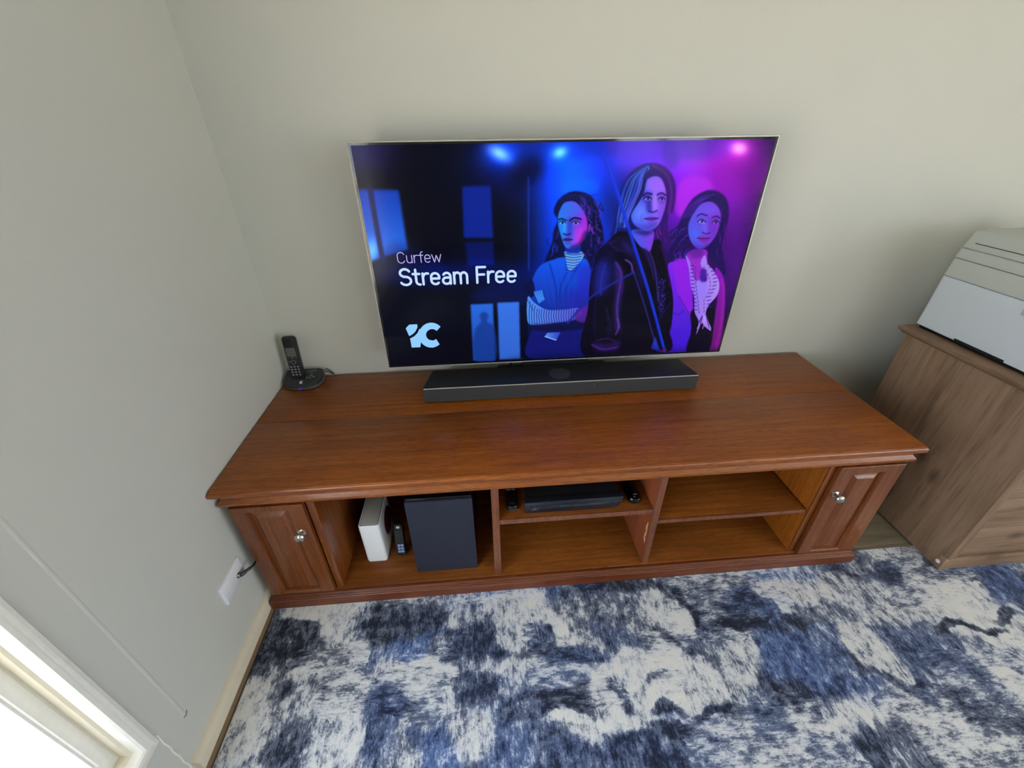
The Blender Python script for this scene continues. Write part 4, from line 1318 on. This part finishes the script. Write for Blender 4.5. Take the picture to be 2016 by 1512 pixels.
# ------------------------------------------------------------------ subwoofer
FZ = .0620
sw = thing('subwoofer', (.603, -.43, FZ), 'tall dark navy subwoofer standing in the open bay beside the white modem', 'subwoofer')
MB().prism(rrect(.603, -.427, .206, .286, .008), lambda p, z: (p[0], p[1], z), FZ, FZ + .348).build('body', M_['gloss'], sw, bev=.002)
MB().prism(rrect(.603, FZ + .170, .2065, .338, .006), lambda p, t_: (p[0], t_, p[1]), -.577, -.565).build('front_cloth', M_['fabric'], sw, bev=.003)
MB().lathe((.664, -.545, FZ + .3481), (0, 0, 1), [(0, 0), (.0045, 0), (.0045, .0004), (0, .0005)], 16).build('emblem', M_['mark_dim'], sw)
lettering('printed_mark', 'LG', M_['mark_dim'], sw, lambda u_, v_: (.6715 + u_, -.5490 + v_, FZ + .3487), .0085, .10)
for sx in (-.08, .08):
    for sy in (-.12, .12):
        MB().lathe((.603 + sx, -.427 + sy, FZ - .0005), (0, 0, 1), [(0, 0), (.010, 0), (.011, .004), (0, .004)], 12).build('foot', M_['black'], sw)

# ------------------------------------------------------------------ modem
mo = thing('modem', (.354, -.44, FZ), 'white upright modem with grey top inside the cabinet', 'modem', rotz=0)
MX, MY = .355, -.447
MB().loops([[(x_, y_, FZ + z) for x_, y_ in rrect(MX, MY, .070 - 2 * k, .148 - 2 * k, .010)] for k, z in ((.003, 0), (.001, .002), (.001, .008), (0, .009), (0, .180), (.0008, .1825), (.002, .184))]).build('body', M_['wplastic'], mo)
MB().prism(rrect(MX, MY, .061, .139, .006), lambda p, z: (p[0], p[1], z), FZ + .1835, FZ + .1842).build('groove', M_['dgrey'], mo)
MB().prism(rrect(MX, MY, .0575, .1355, .005), lambda p, z: (p[0], p[1], z), FZ + .1838, FZ + .1862).build('top_cap', M_['gcap'], mo, bev=.001)
MB().loops([[(MX + .0348 + d_, MY + .020 + .045 * s_ * math.cos(a), FZ + .105 + .056 * s_ * math.sin(a)) for a in [2 * math.pi * k / 28 for k in range(28)]] for s_, d_ in ((1, 0), (1, .0008), (.97, .0014))]).build('side_badge', M_['maroon'], mo)

# small black handheld standing between modem and subwoofer
hh = thing('remote_control', (.438, -.49, FZ), 'small black remote with pale blue lower buttons standing between modem and subwoofer', 'remote')
hx, hy = .4385, -.497


def lean(u_, v_, w_):   # u across, v up the body, w out of its face
    return (hx + u_ - v_ * .03, hy + v_ * .30 - w_ * .95, FZ + .001 + v_ * .95 + w_ * .30)


MB().loops([[lean(u_, v_, w_) for u_, v_ in rrect(0, .066, .034 - k, .128 - k, .012)] for w_, k in ((0, .004), (.003, 0), (.012, 0), (.016, .005))]).build('body', M_['black'], hh)
MB().prism(rrect(0, .118, .012, .008, .003), lambda p, w_: lean(p[0], p[1], w_), .0155, .0172).build('power_button', M_['wplastic2'], hh)
for r_ in range(5):
    for c_ in range(3):
        MB().prism(rrect(-.009 + c_ * .009, .100 - r_ * .010, .006, .005, .0015, 2), lambda p, w_: lean(p[0], p[1], w_), .0155, .0168).build('button', M_['mark_dim'], hh, smooth=0)
for r_ in range(3):
    for c_ in range(2):
        MB().prism(rrect(-.005 + c_ * .011, .046 - r_ * .012, .0095, .0095, .002, 2), lambda p, w_: lean(p[0], p[1], w_), .0155, .0170).build('button', M_['pale_blue'], hh, smooth=0)

# ------------------------------------------------------------------ set-top box and remotes on the middle shelf
SZ_ = .3270
st = thing('set_top_box', (1.02, -.47, SZ_), 'glossy black set-top box on the middle shelf of the cabinet', 'set-top box')
fr = [(.868, SZ_ + .004), (.872, SZ_ + .001), (1.152, SZ_ + .001), (1.166, SZ_ + .006), (1.172, SZ_ + .016), (1.180, SZ_ + .046), (1.178, SZ_ + .049), (.870, SZ_ + .049), (.866, SZ_ + .046)]
MB().prism(fr, lambda p, t_: (p[0], t_, p[1]), -.586, -.560).build('front_panel', M_['gpanel'], st, bev=.0025)
MB().box(.874, 1.172, -.562, -.380, SZ_ + .003, SZ_ + .047).build('casing', M_['black'], st, bev=.003)
MB().box(.884, 1.160, -.5868, -.585, SZ_ + .008, SZ_ + .036).build('display_window', M_['gpanel'], st, bev=.0004)
lettering('printed_mark', 'pixTel', M_['mark'], st, lambda u_, v_: (.888 + u_, -.5874, SZ_ + .017 + v_), .0085, .09)
for sx in (.89, 1.15):
    for sy in (-.55, -.40):
        MB().lathe((sx, sy, SZ_ - .0003), (0, 0, 1), [(0, 0), (.008, 0), (.008, .004), (0, .004)], 10).build('foot', M_['black'], st)


def flat_remote(cx, yf, w, L, h, label, marks, zb=SZ_):
    r = thing('remote_control', (cx, yf + L / 2, zb), label, 'remote')
    MB().loops([[(x_, y_, zb + z) for x_, y_ in rrect(cx, yf + L / 2, w - 2 * k, L - 2 * k, min(.016, w * .42))] for k, z in ((.003, 0), (0, .004), (0, h - .005), (.002, h - .001), (.005, h))]).build('body', M_['gloss'] if marks == 'glint' else M_['black'], r)
    return r


r1 = flat_remote(.8305, -.572, .040, .165, .020, 'black remote with white lettering lying left of the set-top box', 'text')
for k in range(9):
    if k == 4: continue
    MB().box(.8155 + k * .0033, .8180 + k * .0033, -.500, -.4955 + (.001 if k % 3 == 0 else 0), SZ_ + .0199, SZ_ + .0204).build('printed_mark', M_['mark_white'], r1, smooth=0)
MB().box(.822, .838, -.556, -.553, SZ_ + .0199, SZ_ + .0204).build('printed_mark', M_['mark_dim'], r1, smooth=0)
MB().box(.8165, .8445, -.5725, -.570, SZ_ + .005, SZ_ + .012).build('end_cap', M_['dgrey'], r1, bev=.001)
r2 = flat_remote(1.2265, -.578, .043, .170, .022, 'glossy black remote lying right of the set-top box against the divider', 'glint')
MB().lathe((1.2235, -.566, SZ_ + .0212), (0, 0, 1), [(0, 0), (.0035, 0), (.0035, .0008), (.002, .0012), (0, .0012)], 12).build('button', M_['silver'], r2)  # silver disc stands in for the glint on the rounded end
MB().tube([(1.2225, -.556, SZ_ + .0222), (1.229, -.5545, SZ_ + .0222), (1.235, -.556, SZ_ + .0222)], .0012, 6).build('printed_mark', M_['mark'], r2)

# ------------------------------------------------------------------ cordless phone
bx, by = .082, -.060
pb = thing('answering_machine', (bx, by, H0), 'dark grey answering machine cradle with small keys at the wall corner', 'answering machine')
out = []
for k in range(25):
    a = math.radians(180 + 180 * k / 24)
    out.append((bx + .070 * math.copysign(abs(math.cos(a)) ** .75, math.cos(a)), by - .004 + .055 * math.sin(a)))
out += [(bx + .069, by + .022), (bx + .064, by + .032), (bx + .054, by + .036), (bx - .056, by + .036), (bx - .066, by + .030), (bx - .070, by + .020)]
bh = lambda y_: .014 + (y_ - (by - .06)) * .27      # wedge: higher at the back
sc_ = lambda p, k: (bx + (p[0] - bx) * k, by + (p[1] - by) * k)
MB().loops([[(*sc_(p, .93), H0) for p in out], [(*sc_(p, .99), H0 + .003) for p in out], [(*sc_(p, 1.0), H0 + .007) for p in out], [(*sc_(p, 1.0), H0 + .009 + (bh(p[1]) - .014) * .6) for p in out]]).build('body', M_['silver'], pb)
topb = MB().loops([[(*sc_(p, .992), H0 + .0085 + (bh(p[1]) - .014) * .6) for p in out], [(*sc_(p, .985), H0 + bh(p[1]) - .002) for p in out], [(*sc_(p, .955), H0 + bh(p[1])) for p in out]]).build('top_shell', M_['base_top'], pb)
bz = lambda y_: H0 + bh(y_)
for (kx, ky, w_, h_) in ((.100, -.040, .008, .004), (.110, -.0385, .008, .004), (.121, -.037, .008, .004), (.110, -.050, .007, .0025), (.1115, -.062, .008, .006), (.098, -.071, .010, .004), (.109, -.073, .008, .003), (.121, -.068, .009, .004)):
    MB().prism(rrect(kx, ky, w_, h_, .0018, 3), lambda p, z: (p[0], p[1], bz(p[1]) + z), -.0005, .0014).build('key', M_['mark'], pb, smooth=0)
em = [(.0825 + .0065 * math.cos(a), -.0945 + .0065 * math.sin(a)) for a in [math.radians(50 + 290 * k / 20) for k in range(21)]] + [(.0835, -.0965), (.0815, -.0925), (.0835, -.0905)]
MB().prism(em, lambda p, z: (p[0], p[1], bz(p[1]) + z), -.0003, .0008).build('emblem', M_['mark_white'], pb, smooth=0)
MB().box(.076, .092, by - .0600, by - .0565, H0 + .006, H0 + .0105).build('indicator_light', M_['led_blue'], pb, bev=.0008)
for k, zz in enumerate((.030, .020)):
    MB().tube([(bx + .062, by + .030, H0 + zz), (bx + .076, by + .040, H0 + zz + .003), (bx + .086 - k * .004, by + .046, H0 + zz * .6), (bx + .092 - k * .004, by + .0515, H0 + .003), (bx + .094, by + .0525, H0 + .002)], .0018, 6).build('cord', M_['black'], pb)

hsn = thing('phone_handset', (.063, -.062, H0 + .022), 'black cordless phone handset standing upright in its charging base', 'phone')
hc = np.array([.0665, -.078, H0 + .018])     # foot of the handset's face
hup = np.array([-.055, .20, .975]); hup /= np.linalg.norm(hup)
hri = np.array([.985, -.15, .0]); hri -= hup * hri.dot(hup); hri /= np.linalg.norm(hri)
hout = np.cross(hri, hup)


def hs(u_, v_, w_):
    return tuple(hc + hri * u_ + hup * v_ + hout * w_)


HL, HW = .172, .050


def h_out(k):
    ptsr = []
    for (x_, y_) in rrect(0, HL / 2, HW - 2 * k, HL - 2 * k, .012, 6):
        tap = 1 - .06 * (1 - y_ / HL)
        ptsr.append((x_ * tap, y_))
    return ptsr


MB().loops([[hs(u_, v_, w_) for u_, v_ in h_out(k)] for w_, k in ((-.024, .008), (-.021, .003), (-.012, 0), (-.004, 0), (-.001, .0015), (0, .004))]).build('body', M_['handset'], hsn)
MB().prism(rrect(0, .112, .036, .034, .002, 3), lambda p, w_: hs(p[0], p[1], w_), -.0003, .0006).build('display', M_['lcd'], hsn, smooth=0)
MB().prism(rrect(0, .156, .018, .004, .0018, 3), lambda p, w_: hs(p[0], p[1], w_), -.0003, .0003).build('earpiece', M_['gloss'], hsn, smooth=0)
MB().loops([[hs(.001 + r_ * math.cos(a), .074 + r_ * math.sin(a), w_) for a in [2 * math.pi * k / 24 for k in range(24)]] for r_, w_ in ((.0085, -.0003), (.0085, .0012), (.0078, .0016), (.0062, .0016), (.0058, .0008))], False, False).build('navigation_ring', M_['silver'], hsn)
MB().loops([[hs(.001 + r_ * math.cos(a), .074 + r_ * math.sin(a), w_) for a in [2 * math.pi * k / 16 for k in range(16)]] for r_, w_ in ((.005, -.0003), (.005, .0012), (.004, .0015))]).build('key', M_['gloss'], hsn)
kk = [(-.014, .089, .008, .004), (0, .090, .006, .005), (.014, .089, .008, .004), (-.014, .077, .007, .004), (.015, .077, .007, .004)]
for k, (u_, v_, w_, h_) in enumerate(kk):
    MB().prism(rrect(u_, v_, w_, h_, .0018, 3), lambda p, q_: hs(p[0], p[1], q_), -.0003, .0011).build('key', M_['mark_dim'] if k in (0, 2, 4) else M_['mark'], hsn, smooth=0)
kp = None
for r_ in range(4):
    for c_ in range(3):
        MB().prism(rrect((c_ - 1) * .0135, .0565 - r_ * .0105, .0072, .0042, .002, 3), lambda p, q_: hs(p[0], p[1], q_), -.0003, .0012).build('key', M_['key'], hsn, smooth=0)

# ------------------------------------------------------------------ wall plate and aerial lead
wp = thing('wall_plate', (0, -.689, .215), 'white wall plate with an aerial lead on the left wall', 'wall plate')
MB().loops([[(x_, y_, z_) for y_, z_ in rrect(-.689, .2525, .110 - 2 * k, .074 - 2 * k, .003, 3)] for x_, k in ((-.0005, 0), (.0045, .0005), (.0075, .004))]).build('plate', M_['wplastic'], wp)
MB().lathe((.007, -.669, .2465), (1, 0, 0), [(0, 0), (.0085, 0), (.0085, .003), (.0050, .0035), (.0050, .008), (0, .008)], 16).build('socket', M_['nickel'], wp)
MB().lathe((.0145, -.669, .2465), (.55, .83, -.1), [(0, 0), (.0065, 0), (.0065, .014), (.005, .016), (.005, .030), (.0035, .034), (0, .034)], 14).build('plug', M_['dgrey'], wp)
MB().tube([(.030, -.645, .2435), (.036, -.630, .241), (.034, -.612, .239), (.028, -.595, .238), (.020, -.56, .236), (.016, -.50, .232), (.015, -.30, .22)], .0032, 8).build('aerial_lead', M_['black'], wp)

# ------------------------------------------------------------------ rustic chest
cx0, cx1, cyf, cyb = 2.334, 3.24, -.690, -.181
ct = thing('rustic_cabinet', (2.78, -.43, 0), 'rustic brown wooden cabinet carrying the white printer', 'cabinet')
TOPZ = .716
MB().stack(cx0 - .014, cx1 + .014, cyf - .014, cyb + .030, [(.012, .690), (.010, .694), (.002, .700), (0, .704), (0, .711), (.003, .7145), (.006, TOPZ)], True).build('top', M_['rust_y'], ct)
for fx in (cx0 + .05, cx1 - .05):
    box('rear_foot', M_['rust_x'], ct, fx - .03, fx + .03, cyb - .08, cyb - .02, 0, .0100, bev=0)
box('side_panel', M_['rust_z'], ct, cx0, cx0 + .020, cyf + .004, cyb, .0095, .6905, bev=.001)
box('side_panel', M_['rust_z'], ct, cx1 - .020, cx1, cyf + .004, cyb, .0095, .6905, bev=.001)
box('back_panel', M_['rust_z'], ct, cx0 + .019, cx1 - .019, cyb - .012, cyb - .002, .02, .690, bev=.001)
box('plinth_rail', M_['rust_x'], ct, cx0 - .001, cx1 + .001, cyf, cyf + .020, .0095, .068, bev=.002)
box('top_rail', M_['rust_x'], ct, cx0 - .001, cx1 + .001, cyf + .0005, cyf + .020, .640, .6905, bev=.002)
PB = [(0, 0), (.004, -.003), (.010, -.0045), (.015, -.002), (.017, .001), (.021, -.002), (.026, -.0035), (.031, 0), (.034, .006), (.034, .022), (0, .022)]
for s_, xs in ((1, cx0), (-1, cx1)):
    MB().prism([(xs + s_ * (a + .0012), cyf + b) for a, b in PB], lambda p, z: (p[0], p[1], z), .068, .640).build('corner_post', M_['rust_z'], ct)
nx_ = 2
for k in range(2):
    xa = cx0 + .034 + k * (cx1 - cx0 - .068) / 2
    xb = xa + (cx1 - cx0 - .068) / 2
    d = box('door', M_['rust_x'], ct, xa + .001, xb - .001, cyf + .010, cyf + .026, .0685, .6395, bev=.002)
    for j in range(4):
        za = .075 + j * .140
        box('board', M_['rust_x'], d, xa + .004, xb - .004, cyf + .0065, cyf + .0105, za, za + .1385, bev=.0015)
    kx = xb - .04 if k == 0 else xa + .04
    MB().lathe((kx, cyf + .0066, .40), (0, -1, 0), [(0, 0), (.008, 0), (.006, .008), (.012, .014), (.013, .020), (.008, .025), (0, .026)], 16).build('knob', M_['black'], d)
MB().lathe((cx0 - .0005, cyf + .0165, .036), (-1, 0, 0), [(0, 0), (.0075, 0), (.0075, .002), (.005, .0035), (0, .004)], 16).build('screw_cap', M_['wplastic'], ct)
MB().lathe((cx0 - .0007, cyf + .0165, .021), (-1, 0, 0), [(0, 0), (.0065, 0), (.0065, .0015), (0, .002)], 14).build('wooden_plug', plain('pale_dowel', srgb(150, 112, 76), .6, .3), ct)

# ------------------------------------------------------------------ printer
pr = thing('printer', (2.60, -.38, TOPZ), 'white and pale grey printer standing on the rustic brown cabinet', 'printer')
px0, px1, pyb, pyf = 2.362, 2.82, -.166, -.60


def slab(name, m, x0, x1, ya, yb, za, zb, r=.012, lean_=.0, bev=.004):
    rings = []
    for z, k in ((za, .0015), (za + .002, 0), (zb - bev, 0), (zb - bev * .3, bev * .35), (zb, bev)):
        f = (z - za) / (zb - za) * lean_
        rings.append([(x_ + 0, y_, z) for x_, y_ in rrect((x0 + x1) / 2, (ya + yb) / 2, x1 - x0 - 2 * k - 2 * f, yb - ya - 2 * k - 2 * f, r, 6)])
    return MB().loops(rings).build(name, m, pr)


box('underside', M_['black'], pr, px0 + .010, px1 - .010, pyf + .012, pyb - .012, TOPZ, TOPZ + .014, bev=.002)
slab('lower_body', M_['printer_lo'], px0, px1, pyf, pyb, TOPZ + .012, .9095, .014, .003)
slab('paper_cover', M_['printer_hi'], px0 + .003, px1 - .003, pyf + .010, pyb - .002, .9105, .9700, .014, .004)
slab('scanner_unit', M_['printer_hi'], px0 + .007, px1 - .007, pyf + .020, pyb - .003, .9712, 1.0040, .014, .004)
slab('scanner_lid', M_['printer_hi'], px0 + .011, px1 - .011, pyf + .024, pyb - .005, 1.0050, 1.0660, .018, .010, .012)
box('notch_shade', M_['black'], pr, px0 - .0006, px0 + .02, -.475, -.315, TOPZ + .008, TOPZ + .020, bev=.002)  # slightly proud black block, stands in for the shade in the notch
box('lid_groove', M_['dgrey'], pr, px0 + .0135, px0 + .02, pyf + .05, pyb - .045, 1.0235, 1.0258, bev=0)
box('cover_step', M_['printer_hi'], pr, px0 - .0008, px0 + .03, pyf + .004, -.440, .872, .9094, bev=.003)
box('paper_tray', M_['printer_hi'], pr, px0 + .05, px1 - .05, pyf - .006, pyf + .02, .74, .82, bev=.004)
box('control_panel', M_['dgrey'], pr, px0 + .06, px1 - .06, pyf + .014, pyf + .03, .94, .99, bev=.003)
